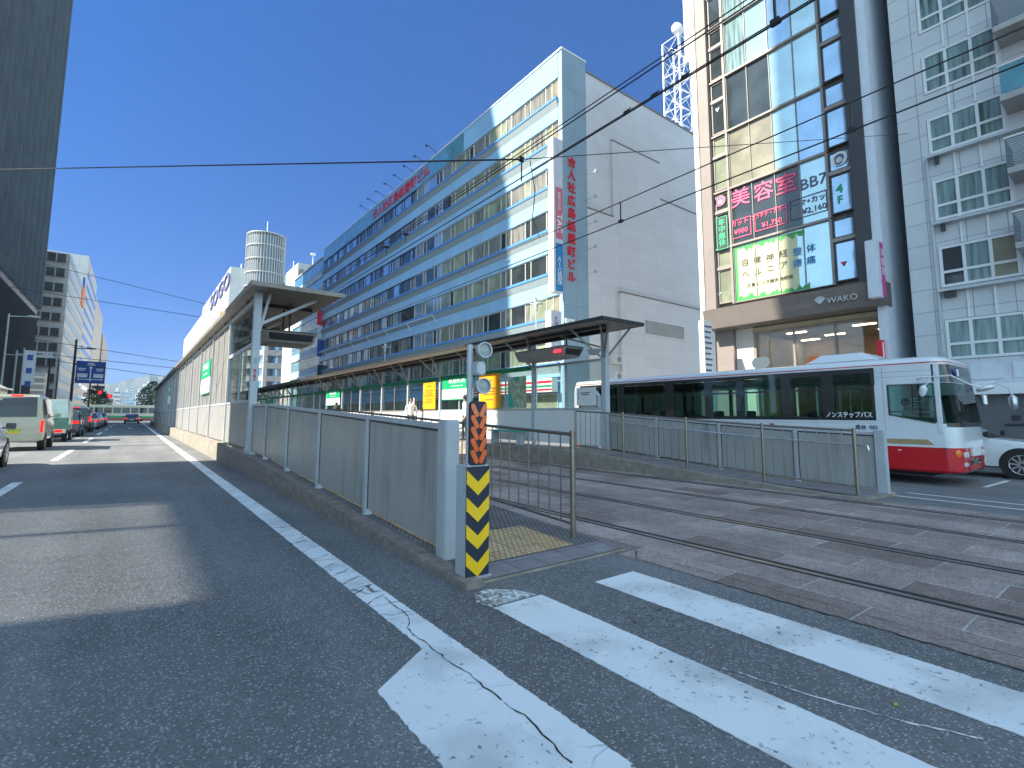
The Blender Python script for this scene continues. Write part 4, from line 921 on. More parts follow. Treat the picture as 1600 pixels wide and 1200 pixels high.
T('パーマ+カット', 1263, 314, .34, 'letter_slate', sx=.95, fat=.004); T('¥2,160', 1272, 326, .38, 'letter_slate', fat=.004)
def ringbox(px0, px1, pyc, hgt, mat, par, name='price_frame'):
    a, b = gx(px0, pyc, 25.0), gx(px1, pyc, 25.0); c = gx((px0 + px1) / 2, pyc, 25.0); m_ = MB(facing_x(25.125)); u0, u1 = min(a.y, b.y), max(a.y, b.y); z0, z1 = c.z - hgt / 2, c.z + hgt / 2; w_ = .035
    for bx in ((u0, u1, z0, z0 + w_), (u0, u1, z1 - w_, z1), (u0, u0 + w_, z0 + w_, z1 - w_), (u1 - w_, u1, z0 + w_, z1 - w_)): m_.box(*bx, 0, .01)
    m_.build(name, mat, par)
ringbox(1141, 1172, 355, 1.0, 'letter_pink', W); ringbox(1177, 1228, 340, .95, 'letter_pink', W); ringbox(1231, 1291, 320, 1.0, 'letter_slate', W)
for ch, px, py in (('自', 1164, 411), ('律', 1183, 407), ('神', 1203, 403), ('経', 1224, 397), ('整', 1246, 394), ('体', 1267, 388), ('ヘ', 1165, 429), ('ル', 1184, 425), ('ニ', 1204, 420), ('ア', 1224, 415), ('腰', 1246, 412), ('痛', 1267, 407)):
    T(ch, px, py, .42, 'letter_black' if px < 1240 else 'banner_blue')
T('広島 ハンダ鍼灸施術院', 1202, 440, .22, 'letter_black', sx=1.0)
m_ = MB(facing_x(25.0)); a = gx(1128, 333 - 5, 25.0); b = gx(1127, 388, 25.0); m_.box(13.66, 14.34, b.z - .1, b.z + 1.75, 0, .02); gb = m_.build('green_board', 'letter_black', W)
text('年\n中\n無\n休', .40, (24.975, 14.0, b.z + .83), *RX, 'letter_green', gb, line=.95, fat=.01)
m_ = MB(facing_x(24.98))
for bx in ((13.68, 14.32, b.z - .08, b.z - .04), (13.68, 14.32, b.z + 1.69, b.z + 1.73), (13.68, 13.72, b.z - .04, b.z + 1.69), (14.28, 14.32, b.z - .04, b.z + 1.69)): m_.box(*bx, 0, .01)
m_.build('green_outline', 'letter_green', gb)
def medallion(px, py, r, ring):
    c = gx(px, py, 25.12); m_ = MB(); m_.disc(c, (-1, 0, 0), r, 26, depth=.01); d = m_.build('portrait_disc', ring, W)
    m_ = MB(); m_.disc(c + Vector((-.011, 0, .03)), (-1, 0, 0), r * .62, 20, depth=.004); m_.disc(c + Vector((-.011, .02, -.12)), (-1, 0, 0), r * .5, 20, depth=.003); m_.build('hair_mark', 'letter_slate', d)
    m_ = MB(); m_.disc(c + Vector((-.016, 0, -.06)), (-1, 0, 0), r * .40, 18, depth=.003); m_.build('face_mark', 'far_wall', d)
medallion(1125.5, 314, .30, 'banner_pink'); medallion(1311, 248, .33, 'frame_white')
T('4', 1311, 295, .55, 'letter_green', fat=.006); T('F', 1312, 312, .50, 'letter_green', fat=.006)
for (px, py) in ((1128, 32), (1118, 75), (1121, 172), (1318, 412), (1124, 460)):
    c = gx(px, py, 25.13); m_ = MB(facing_x(25.13)); m_.prism([(c.y - .12, c.z + .1), (c.y + .12, c.z + .1), (c.y, c.z - .12)], 0, .01); m_.build('access_mark', 'letter_white' if px < 1200 else 'letter_red', W)
# fascia and shop front
m_ = MB(); m_.hexa([(24.55, 6.9, 5.95), (25.44, 6.9, 5.95), (25.44, 14.95, 5.95), (24.55, 14.95, 5.95), (24.35, 6.9, 6.98), (25.44, 6.9, 6.98), (25.44, 14.95, 6.98), (24.35, 14.95, 6.98)]); m_.build('fascia', 'dark_fascia', W, bevel=.02)
c = gx(1316, 467, 24.42); text('WAKO', .36, (24.40, c.y, c.z), *RX, 'letter_grey', W, depth=.05, sx=1.0, spacing=1.05, fat=.003, name='fascia_lettering')
c = gx(1281, 471, 24.42); m_ = MB(facing_x(24.42))
for k in range(5): an = math.radians(30 + 30 * k); m_.prism([(c.y, c.z - .14), (c.y + .2 * math.cos(an) - .05, c.z + .18 * math.sin(an)), (c.y + .2 * math.cos(an), c.z + .06 + .2 * math.sin(an)), (c.y + .2 * math.cos(an) + .05, c.z + .18 * math.sin(an))], 0, .02)
m_.build('crest', 'letter_grey', W)
m_ = MB(); m_.box(25.5, 32, 13.9, 14.95, -.1, 5.94); m_.build('column', 'brown_tile', W); m_ = MB(); m_.box(25.7, 32, 12.95, 13.89, -.1, 5.94); m_.build('column', 'frame_cream', W)
m_ = MB(); m_.box(25.3, 32, 7.295, 7.4, -.1, 5.94); m_.build('column', 'frame_brown', W)
m_ = MB(); m_.box(31.5, 31.6, 7.4, 12.94, -.1, 5.7); m_.build('shop_back_wall', 'shop_wall', W)
m_ = MB(); m_.box(25.6, 31.5, 7.41, 12.94, 5.70, 5.9); m_.build('shop_ceiling', 'shop_ceiling', W)
for (x_, y_) in ((27.5, 11.6), (27.5, 8.6), (29.6, 10.6), (29.6, 8.2), (30.6, 12.2)): m_ = MB(); m_.box(x_ - .1, x_ + .1, y_ - .45, y_ + .45, 5.66, 5.69); m_.build('ceiling_light', 'light_panel', W)
for (x0, x1, z0, z1, mt) in ((29.8, 30.3, 0, 2.1, 'shop_wall'), (28.3, 28.8, 0, 1.3, 'white_board')): m_ = MB(); m_.box(x0, x1, 8, 12.4, z0, z1); m_.build('shop_shelf', mt, W)
win(W, facing_x(25.75), 7.41, 12.94, -.05, 5.68, [9.2, 11.0], 'shop_glass', 'frame_brown', rec=.05, fw=.10, name='shop_window')
m_ = MB(); m_.box(25.60, 25.68, 7.41, 10.4, 3.62, 3.82); m_.build('red_band', 'letter_red', W)
# projecting salon sign
t = thing('projecting_sign', (24.6, 7.3, 6), 'white box sign with a magenta strip at the right edge of the glass building', 'shop sign')
a, b = gx(1350, 377, 24.1), gx(1353, 467, 24.1); yy = a.y
m_ = MB(); m_.box(24.1, 24.84, yy - .42, yy, b.z, a.z); m_.build('box', 'wall_blue_white', t, bevel=.02)
m_ = MB(); m_.box(24.42, 24.82, yy - .432, yy - .422, b.z + .08, a.z - .08); m_.build('magenta_field', 'banner_magenta', t); text('美\n容\n室', .36, (24.62, yy - .44, (a.z + b.z) / 2 + .3), *RY, 'letter_white', t, line=1.1)
# apple shaped sign, orange sign, pylon
t = thing('apple_sign', (22.5, 11, -.1), 'pale rounded apple shaped sign rising just above the bus roof', 'sign')
c = gx(1190, 567, 22.5); m_ = MB(facing_x(22.5)); pts = []
for k in range(28):
    an = 2 * math.pi * k / 28; r = .33 * (1 + .10 * math.cos(2 * an) - .22 * max(0, math.cos(an - math.pi / 2)) ** 8 - .10 * max(0, math.cos(an + math.pi / 2)) ** 6); pts.append((c.y + r * 1.05 * math.cos(an), c.z + r * math.sin(an)))
m_.prism(pts, 0, .12); m_.build('panel', 'cream_wall', t); m_ = MB(); m_.tube((22.44, c.y, -.1), (22.44, c.y, c.z - .25), .04, 8); m_.build('pole', 'grey_steel', t)
t = thing('shop_sign', (23.5, 8.9, -.1), 'small orange rounded sign just above the bus roof left of its roof unit', 'sign')
c = gx(1273, 567, 23.0); m_ = MB(); m_.lathe(c, (-1, 0, 0), [(.05, -.1), (.28, -.05), (.30, .05), (.05, .12)], 18); m_.build('panel', 'orange_sign', t, smooth=1); m_ = MB(); m_.tube((23.0, c.y, -.1), (23, c.y, c.z - .2), .04, 8); m_.build('pole', 'grey_steel', t)
t = thing('shop_sign', (24.7, 7.0, 3), 'narrow red sign board at the right edge of the shop front', 'sign')
c = gx(1374, 548, 24.6); m_ = MB(); m_.box(24.6, 24.95, c.y - .1, c.y + .08, c.z - .6, c.z + .45); m_.build('board', 'letter_red', t); m_ = MB(); m_.box(24.66, 24.8, c.y - .112, c.y - .102, c.z - .4, c.z + .35); m_.build('white_field', 'white_board', t)
t = thing('pylon_sign', (23, 14.5, -.1), 'slim white pylon sign with lines of small text left of the glass building', 'sign')
c = gx(1099, 500, 23.0); yy = c.y; b = gy(1112, 500, yy)
m_ = MB(); m_.box(23.0, b.x, yy, yy + .28, -.1, c.z); m_.build('slab', 'frame_white', t, bevel=.01)
m_ = MB()
for k in range(9): m_.box(23.06, b.x - .05 - .06 * (k % 3), yy - .004, yy - .001, c.z - .35 - k * .28, c.z - .25 - k * .28)
m_.build('text_lines', 'letter_slate', t); m_ = MB(); m_.box(23.04, b.x - .03, yy - .005, yy - .001, c.z - 3.0, c.z - 2.85); m_.build('red_block', 'letter_red', t)

# --- apartment block at the right edge
A = thing('apartment_building', (25.5, 0, -.1), 'pale tiled apartment block with three part curtained windows and balconies at the right edge', 'apartment building')
m_ = MB(); m_.box(25.62, 45, -26, 6.25, 2.6, 34); m_.build('core_wall', 'apartment_tiles', A)
FA = facing_x(25.5)
wz = [(3.55, 5.15), (6.42, 8.10), (9.15, 10.85), (11.95, 13.50), (14.55, 16.25), (17.25, 18.95), (19.95, 21.65), (22.6, 24.3), (25.3, 27.0)]
m_ = MB(FA); m_.box(5.30, 6.25, 2.6, 34, -.12, 0)
z = 2.6
for a, b in wz:
    m_.box(3.0, 5.30, z, a, -.12, -.0); z = b
m_.box(3.0, 5.3, z, 34, -.12, 0); m_.box(-26, 3.0, 2.6, 34, -.12, -.002); m_.build('facade', 'apartment_tiles', A)
for i, (a, b) in enumerate(wz):
    gl = ['glass_curtain'] * 3 if i != 1 else ['glass_tan', 'glass_curtain', 'glass_dark']
    win(A, FA, 3.02, 5.28, a + .02, b - .02, [3.78, 4.54], None, 'frame_white', rec=.04, fw=.10, transom=[a + .62], pane_mats=gl)
    for q in range(4):
        win(A, FA, -4.9 - 4.2 * q, -2.4 - 4.2 * q, a + .02, b - .02, [-3.9 - 4.2 * q, -3.2 - 4.2 * q], 'glass_curtain', 'frame_white', rec=-.06, fw=.08, transom=[a + .62])
    m_ = MB(FA); m_.box(2.98, 3.01, a, b, .0, .05); 
    for c in (3.78, 4.54): m_.box(c - .035, c + .035, b, b + 1.08, .002, .05)
    m_.split('pilaster_strip', 'frame_white', A)
for i, z in enumerate((6.30, 9.03, 11.83)):
    m_ = MB(FA); m_.box(-3, 5.33, z - .07, z + .03, .002, .32); lg = m_.build('ledge', 'grey_steel', A)
    m_ = MB(FA); m_.box(5.33, 5.42, 2.6, 11.86, .0, .1) if i == 0 else m_.box(5.0, 5.12, z - .35, z - .1, .02, .2); m_.build('ledge_post' if i == 0 else 'floodlight', 'grey_steel' if i == 0 else 'frame_dark', A)
m_ = MB(FA); m_.box(4.85, 5.2, 6.0, 6.2, .02, .22); m_.build('floodlight', 'frame_dark', A)
for i, z in enumerate((7.35, 10.05, 12.75, 15.4, 18.1)):
    m_ = MB(FA); y1 = 2.97; m_.box(-2.2, y1, z - .22, z, .01, 1.35); sl = m_.build('balcony', 'side_concrete', A, bevel=.01)
    if i in (2, ):
        m_ = MB(FA)
        for k in range(4): m_.box(y1 - .95 - k * 1.0, y1 - .05 - k * 1.0, z + .06, z + 1.05, 1.28, 1.30)
        m_.build('blue_panel', 'cyan_glass', sl)
    else:
        m_ = MB(FA)
        for k in range(13): m_.box(-2.2, y1, z + .06 + k * .08, z + .10 + k * .08, 1.28, 1.31); 
        for k in range(13): m_.box(y1 - .03, y1, z + .06 + k * .08, z + .10 + k * .08, .02, 1.27)
        m_.build('slat_railing', 'fin_grey', sl)
    m_ = MB(FA); m_.box(-2.2, y1 + .01, z + 1.08, z + 1.13, 1.26, 1.33); m_.build('handrail', 'frame_white', sl)
    m_ = MB(FA); m_.box(-2, 1.9, z + .0, z + 2.2, .003, .02); m_.build('balcony_door', 'glass_dark', A)
m_ = MB(FA); m_.box(-26, 6.0, 2.62, 3.45, .002, .12); m_.build('stone_band', 'sign_grey', A)
m_ = MB(FA)
for k in range(20): m_.box(4.9 - k * 1.15, 5.8 - k * 1.15, 2.75, 3.32, .122, .15)
m_.build('band_panel', 'wall_blue_white', A)
m_ = MB(FA); m_.box(-26, 5.95, 2.18, 2.60, .0, .35); m_.build('canopy', 'white_paint', A)
m_ = MB(FA); m_.box(-26, 5.6, -.1, 2.17, -.1, -.04); m_.build('shutter', 'shutter_grey', A)
c = gx(1588, 657, 25.5); m_ = MB(facing_x(25.53)); m_.box(c.y - .12, c.y + .12, c.z, c.z + .18, 0, .01); m_.box(c.y - .3, c.y + .3, c.z - .2, c.z - .12, 0, .01); m_.build('shutter_logo', 'letter_black', A)
m_ = MB(); m_.box(25.62, 45, 5.0, 6.0, -.1, 2.6); m_.box(25.62, 45, -26, 5.0, -.1, 2.59); m_.build('ground_floor_wall', 'side_concrete', A)

# --- blocks beyond the office block
def block(name, label, cat, x0, x1, y0, y1, z1, mat, group=None, z0=-.2):
    t = thing(name, ((x0 + x1) / 2, (y0 + y1) / 2, z0), label, cat, group)
    m_ = MB(); m_.box(x0, x1, y0, y1, z0, z1); m_.build('wall', mat, t); return t
t = block('glass_office', 'cyan glass fronted block with light floor lines right behind the long blue office block', 'office building', 25.2, 44, 87, 106, 28.5, 'cyan_cladding')
for k in range(8):
    m_ = MB(facing_x(25.2)); m_.box(87, 106, 3.0 + 3.4 * k, 4.9 + 3.4 * k, .002, .04); m_.build('window_band', 'cyan_glass' if k != 5 else 'glass_blue', t)
    m_ = MB(facing_x(25.2)); m_.box(86.9, 106, 4.92 + 3.4 * k, 5.1 + 3.4 * k, .002, .25); m_.build('floor_line', 'frame_white', t)
t = thing('projecting_sign', (24.4, 86.5, 10), 'vertical strip of red and blue signs at the far corner of the long office block', 'shop sign')
for (py0, py1, mt) in ((484, 507, 'letter_red'), (510, 528, 'sign_grey'), (530, 556, 'sign_blue'), (570, 586, 'sign_navy')):
    a, b = gx(496, py0, 24.2), gx(496, py1, 24.2); m_ = MB(); m_.box(24.2, 25.0, a.y - .3, a.y, b.z, a.z); m_.build('sign_panel', mt, t)
m_ = MB(); m_.box(24.9, 25.1, 86.1, 86.4, 3, 24); m_.build('mounting_strip', 'wall_blue_white', t)
# department store with the drum on top
D = thing('department_store', (28, 250, 0), 'white department store with dark blue roof lettering on its long street front', 'department store')
m_ = MB(); m_.box(28, 70, 221, 319, 0, 60.3); m_.build('wall', 'store_white', D)
m_ = MB(); m_.box(27.9, 27.99, 221.5, 318.5, 1, 48); m_.build('lower_cladding', 'store_cladding', D)
c = gx(343, 440, 27.8); text('SOGO', 9.5, (27.7, 250, 55.0), *RX, 'letter_slate', D, depth=.5, sx=2.3, fat=.2, name='roof_lettering')
c = gx(345, 497, 27.8); m_ = MB(); m_.disc(c, (-1, 0, 0), 3.2, 20, depth=.3); m_.build('flower_logo', 'orange_sign', D)
m_ = MB()
for k in range(8): m_.tube((32 + k * 4, 223, 60), (32 + k * 4, 223, 62.5 + (k % 3) * 2.5), .2, 5)
m_.split('roof_antenna', 'tower_steel', D)
D2 = block('store_annex', 'lower white wing at the far end of the department store', 'building', 28, 70, 321, 440, 57, 'store_cladding')
D3 = thing('rounded_tower', (32, 155, 0), 'white rounded corner block with curved balconies and a tall grey drum on its roof', 'building')
cx_, cy_, R_ = 33.5, 158, 9.5
m_ = MB(); m_.lathe((cx_, cy_, -.1), (0, 0, 1), [(R_ - 1.2, 0), (R_ - 1.2, 36)], 40); m_.build('glazed_core', 'glass_blue', D3, smooth=1)
for k in range(10): m_ = MB(); m_.lathe((cx_, cy_, 3.4 + 3.6 * k), (0, 0, 1), [(R_ - 1.19, 0), (R_, 0), (R_, 1.5), (R_ - 1.19, 1.5)], 40); m_.build('balcony_band', 'store_white', D3, smooth=1)
for k in range(5):
    an = math.pi + k * .35; m_ = MB(); m_.box(cx_ + R_ * math.cos(an) - .5, cx_ + R_ * math.cos(an) + .5, cy_ + R_ * math.sin(an) - .5, cy_ + R_ * math.sin(an) + .5, 0, 36); m_.build('column', 'store_white', D3) if k in (1, 3) else None
m_ = MB(); m_.box(33.5, 70, 152, 219, -.1, 40); m_.build('rear_block', 'store_white', D3)
a, b = gy(387, 440, 152), gy(450, 440, 152); r_ = (b.x - a.x) / 2; cc = ((a.x + b.x) / 2, 157.5); zt_ = gy(418, 362, 152).z
m_ = MB(); m_.lathe((cc[0], cc[1], 36), (0, 0, 1), [(r_ * .95, 0), (r_ * .95, zt_ - 36.6)], 40); dr = m_.build('drum', 'fin_grey', D3, smooth=1)
for k in range(44):
    an = 2 * math.pi * k / 44; m_ = MB(); m_.tube((cc[0] + r_ * math.cos(an), cc[1] + r_ * math.sin(an), 38), (cc[0] + r_ * math.cos(an), cc[1] + r_ * math.sin(an), zt_), .12, 4); m_.build('drum_fin', 'store_white', dr) if math.sin(an) < .45 else None
for z in (38, 42, 46, 50, zt_): m_ = MB(); m_.lathe((cc[0], cc[1], z), (0, 0, 1), [(r_ * .96, 0), (r_ * 1.02, 0), (r_ * 1.02, .25), (r_ * .96, .25)], 40); m_.build('drum_ring', 'store_white', dr)
m_ = MB(); m_.tube((*cc, zt_), (*cc, zt_ + 5), .12, 5); m_.build('antenna', 'tower_steel', D3)
t = thing('stair_tower', (36, 130, 0), 'white stairwell block with a small aerial rising behind the cyan glass block', 'building')
a, b = gy(466, 412, 128), gy(500, 412, 128); m_ = MB(); m_.box(a.x, b.x + 6, 128, 140, -.1, a.z + .3); m_.build('wall', 'store_white', t)
m_ = MB(); m_.box(a.x + .3, a.x + 1.4, 127.9, 127.99, 10, a.z - 1.2); m_.build('window_strip', 'frame_brown', t); m_ = MB(); m_.tube((a.x + 4, 130, a.z), (a.x + 4, 130, a.z + 4), .12, 5); m_.tube((a.x + 3.4, 130, a.z + 3.7), (a.x + 4.6, 130, a.z + 3.7), .3, 6); m_.build('aerial', 'tower_steel', t)
t = thing('lattice_fire_stair', (30, 120, 0), 'white open lattice frame beside the rounded tower, just left of the cyan glass block', 'steel frame')
for q in range(4):
    x_, y_ = (29.2 + 1.6 * (q % 2), 112 + 1.6 * (q // 2)); m_ = MB(); m_.tube((x_, y_, 0), (x_, y_, 24), .12, 5); m_.build('leg', 'tower_steel', t)
m_ = MB()
for k in range(12): m_.tube((29.2, 112, 2 * k), (30.8, 112, 2 * k + 2), .08, 4); m_.tube((30.8, 112, 2 * k), (29.2, 112, 2 * k + 2), .08, 4); m_.tube((29.2, 112, 2 * k + 2), (30.8, 112, 2 * k + 2), .08, 4)
m_.build('bracing', 'tower_steel', t)
def slab_city(px0, px1, pyt, Y, mat, label, group, depth=18, nf=None):
    a, b = gy(px0, pyt, Y), gy(px1, pyt, Y); H = a.z; t = thing('city_block', ((a.x + b.x) / 2, Y + depth / 2, -.5), label, 'building', group)
    m_ = MB(); m_.box(a.x, b.x, Y, Y + depth, -.5, H); m_.build('wall', mat, t)
    n = nf or int(H / 3.2); m_ = MB()
    for k in range(n): m_.box(a.x + .06 * (b.x - a.x), b.x - .06 * (b.x - a.x), Y - .25, Y - .01, 1.5 + k * H / n, 1.5 + k * H / n + .42 * H / n)
    m_.build('window_rows', 'glass_blue', t)
    m_ = MB(); m_.box(a.x + .3 * (b.x - a.x), a.x + .6 * (b.x - a.x), Y + 4, Y + 9, H, H + 3); m_.build('roof_house', mat, t)
gr = 'far blocks at the end of the street'
for i, (a, b, tpy, Y, mt, lb) in enumerate(((177, 189, 611, 520, 'far_wall_white', 'far white block just right of the blue road sign'), (191, 206, 612, 560, 'far_wall', 'far tan block, second right of the blue road sign'), (204, 211, 601, 760, 'far_wall', 'taller thin tan block behind, in the middle of the street end'),
        (212, 224, 614, 430, 'far_wall_white', 'far white block with many balcony lines near the shelter'), (220, 231, 605, 480, 'far_wall_white', 'bright far block right above the far end of the shelter'), (228, 236, 600, 600, 'far_wall_white', 'tall narrow white block above the far end of the shelter'),
        (198, 210, 625, 380, 'cyan_cladding', 'low blue grey block in front of the tan blocks'), (163, 178, 622, 420, 'far_wall', 'low beige block behind the red signal lamps'))):
    slab_city(a, b, tpy, Y, mat=mt, label=lb, group=gr)
t = block('office_tower', 'grey stepped block just above the shelter roof near the street end', 'building', 29, 50, 470, 500, gx(262, 572, 29).z if False else 42, 'fin_grey')
m_ = MB()
for k in range(10): m_.box(30, 49, 469.7, 469.98, 3 + 3.8 * k, 5 + 3.8 * k)
m_.build('window_rows', 'glass_dark', t)

# ================================================================== BUILDINGS, LEFT SIDE
t = thing('tower', (-13, 80, .14), 'very tall dark grey tower with pale vertical fins at the left edge', 'tower')
yA, yB = 50.3, 109.6
m_ = MB(); m_.box(-45, -13.4, yA, yB, .14, 84); m_.build('wall', 'glass_tower', t)
n = 52
for k in range(n + 1):
    y_ = yA + .3 + (yB - yA - .6) * k / n; m_ = MB(); w_ = .30 if k % 4 == 0 else .10; m_.box(-13.399, -12.95 if k % 4 == 0 else -13.15, y_ - w_ / 2, y_ + w_ / 2, 18.2, 84); m_.build('fin', 'tower_fin', t)
m_ = MB(); m_.box(-13.39, -13.30, yA, yB, .14, 17.2); m_.build('base_cladding', 'tower_base', t)
for k in range(20): m_ = MB(); m_.box(-44, -14, yB + .002, yB + .06, 5 + 4 * k, 5.4 + 4 * k); m_.build('floor_line', 'fin_grey', t)
# grey office with bay windows
t = thing('office_building', (-20, 150, .14), 'grey beige office block with stacked dark bay windows right of the tower', 'office building')
m_ = MB(); m_.box(-45, -18.8, 140, 186, .14, 37.6); m_.build('wall', 'beige_office', t); m_ = MB(); m_.box(-18.79, -13, 142, 186, .14, 36.2); m_.build('wall', 'beige_office', t)
for k in range(11):
    z = 1.6 + 3.25 * k
    for (x0, x1, yf, nm) in ((-38.5, -19.6, 139.2, 6), (-18.4, -13.5, 141.3, 3)):
        m_ = MB(); m_.box(x0, x1, yf, yf + (.79 if nm == 6 else .69), z, z + 1.75); wd = m_.build('bay_window', 'glass_dark', t)
        m_ = MB()
        for q in range(nm + 1): xx = x0 + (x1 - x0) * q / nm; m_.box(xx - .12, xx + .12, yf - .06, yf - .003, z, z + 1.75)
        m_.split('mullion', 'frame_brown', wd)
m_ = MB()
for k in range(11): m_.box(-12.99, -12.8, 143, 185, 2.0 + 3.25 * k, 3.6 + 3.25 * k)
m_.build('street_front', 'cyan_cladding', t); m_ = MB(); m_.box(-12.995, -12.9, 142, 186, .14, 36); m_.build('street_cladding', 'store_white', t)
t = thing('white_office', (-13, 205, 0), 'tall white office block with an orange logo sign left of the road sign', 'office building')
m_ = MB(); m_.box(-40, -13, 187, 229, 0, 47.5); m_.build('wall', 'store_white', t)
c = gx(128, 460, -13); m_ = MB(); m_.box(-12.98, -12.6, c.y - 3.4, c.y + 3.4, c.z - 3.2, c.z + 1.6); m_.build('orange_logo', 'orange_sign', t); m_ = MB(); m_.box(-12.98, -12.6, c.y - 1, c.y + 1, c.z + 1.8, c.z + 4.6); m_.build('blue_logo', 'sign_blue', t)
m_ = MB()
for k in range(12): m_.box(-12.99, -12.9, 188, 228, 2 + 3.6 * k, 3.4 + 3.6 * k)
m_.build('window_rows', 'glass_blue', t)
t = block('white_office', 'second white office block beyond the one with the orange logo', 'office building', -40, -13, 231, 284, 44, 'store_cladding')
t = block('dark_office', 'slim brown and white block, last of the tall blocks on the left', 'office building', -40, -12.5, 286, 350, 37.6, 'beige_office')
m_ = MB(); m_.box(-40, -12.6, 285.7, 285.98, 2, 36); m_.build('dark_front', 'frame_brown', t)
t = thing('car_park', (-20, 125, .14), 'low open building with pale horizontal slats below the grey office block', 'building')
m_ = MB(); m_.box(-45, -14.2, 139.0 - 6, 138.9, .14, 9.5); m_.build('wall', 'beige_office', t)
for k in range(7): m_ = MB(); m_.bar((-44, 132.7, 1.2 + 1.25 * k), (-14, 132.7, 1.0 + 1.25 * k), .3, .35); m_.build('slat', 'cream_wall', t)
# unseen left block that shades the street, its opening shaped to let in sunlight
def casters():
    t = thing('street_building', (-25, -20, .14), 'tall unseen block on the left shading the near road, with a gap added for sunlight', 'building')
    m_ = MB(); m_.box(-30, -15, -5, 8.1, .14, 72); m_.build('wall', 'beige_office', t)
    m_ = MB(); m_.box(-17, -15, 13.6, 21.0, .14, 72); m_.build('shade_slab', 'beige_office', t)  # unseen slab kept thin so slanted sunlight reaches the opening
    m_ = MB(); m_.box(-17, -15, 8.101, 13.599, 16.2, 72); m_.build('sun_patch_lintel', 'beige_office', t)  # added above the opening to bound the sun patch on the road
    m_ = MB()
    for k in range(65):
        y_ = 8.15 + k * .084; m_.box(-15.3, -15.26, y_, y_ + .044, .14, 16.2)
    m_.box(-15.4, -15.35, 12.95, 13.1, .14, 16.2); m_.box(-15.4, -15.35, 11.1, 11.25, .14, 16.2)
    m_.build('sun_patch_slats', 'fin_grey', t)  # slats added to dim and soften the sun patch
casters()

# ================================================================== VEHICLES
def wheel(t, x, y, z, r, side, wd=.2, rim='rim_metal', spokes=10):
    """side: +1 the outer face looks to +x"""
    m_ = MB(); m_.lathe((x - side * wd, y, z + r), (side, 0, 0), [(r * .62, 0), (r * .95, 0), (r, wd * .15), (r, wd * .85), (r * .95, wd), (r * .68, wd + .003), (r * .66, wd - .03), (.01, wd - .05)], 28)
    w_ = m_.build('wheel', 'black_rubber', t, smooth=1)
    m_ = MB(); m_.lathe((x - side * .03, y, z + r), (side, 0, 0), [(.01, .0), (r * .60, .0), (r * .66, .02), (r * .70, .028), (r * .66, .03), (r * .60, .006)], 24); m_.lathe((x - side * .03, y, z + r), (side, 0, 0), [(.02, 0), (r * .14, .01), (r * .12, .03), (.01, .032)], 12); m_.build('rim', 'rim_metal' if spokes == 0 else 'frame_dark', w_, smooth=1)
    if spokes:
        m_ = MB()
        for k in range(spokes):
            an = 2 * math.pi * k / spokes + .1; c, s_ = math.cos(an), math.sin(an); m_.bar((x - side * .005, y + c * r * .10, z + r + s_ * r * .10), (x - side * .005, y + c * r * .64, z + r + s_ * r * .64), .035, .02 + .02)
        m_.lathe((x - side * .03, y, z + r), (side, 0, 0), [(r * .60, .0), (r * .66, .024), (r * .71, .030), (r * .66, .034), (r * .60, .02)], 24)
        m_.build('spokes', 'rim_metal', w_)
    return w_
STY = {   # t along the length from the tail, belt height, roof height (fractions of H)
    'sedan': [(0, .42, .42, .80), (.015, .58, .58, .92), (.04, .64, .645, .97), (.17, .665, .69, 1), (.30, .665, .97, 1), (.48, .66, 1, 1), (.60, .655, .97, 1), (.76, .64, .66, 1), (.93, .55, .56, .95), (.985, .46, .46, .86), (1, .34, .34, .78)],
    'hatch': [(0, .45, .45, .82), (.012, .58, .60, .93), (.06, .61, .80, .98), (.13, .62, .965, 1), (.35, .615, 1, 1), (.55, .61, .985, 1), (.74, .60, .64, 1), (.93, .52, .53, .95), (.985, .42, .42, .86), (1, .32, .32, .78)],
    'suv': [(0, .45, .45, .84), (.012, .58, .60, .93), (.06, .61, .80, .98), (.13, .62, .965, 1), (.33, .615, 1, 1), (.50, .61, .975, 1), (.665, .60, .635, 1), (.90, .56, .57, .97), (.975, .47, .48, .90), (1, .34, .34, .80)],
    'minivan': [(0, .42, .42, .86), (.008, .52, .60, .96), (.03, .54, .80, .99), (.06, .545, .955, 1), (.22, .545, 1, 1), (.60, .54, .985, 1), (.68, .54, .95, 1), (.86, .53, .58, 1), (.965, .44, .45, .93), (1, .32, .32, .82)],
    'kei': [(0, .35, .35, .90), (.006, .52, .60, .97), (.02, .535, .80, .99), (.04, .54, .955, 1), (.14, .54, 1, 1), (.70, .54, .99, 1), (.78, .54, .95, 1), (.91, .52, .60, 1), (.975, .42, .43, .95), (1, .30, .30, .86)],
}
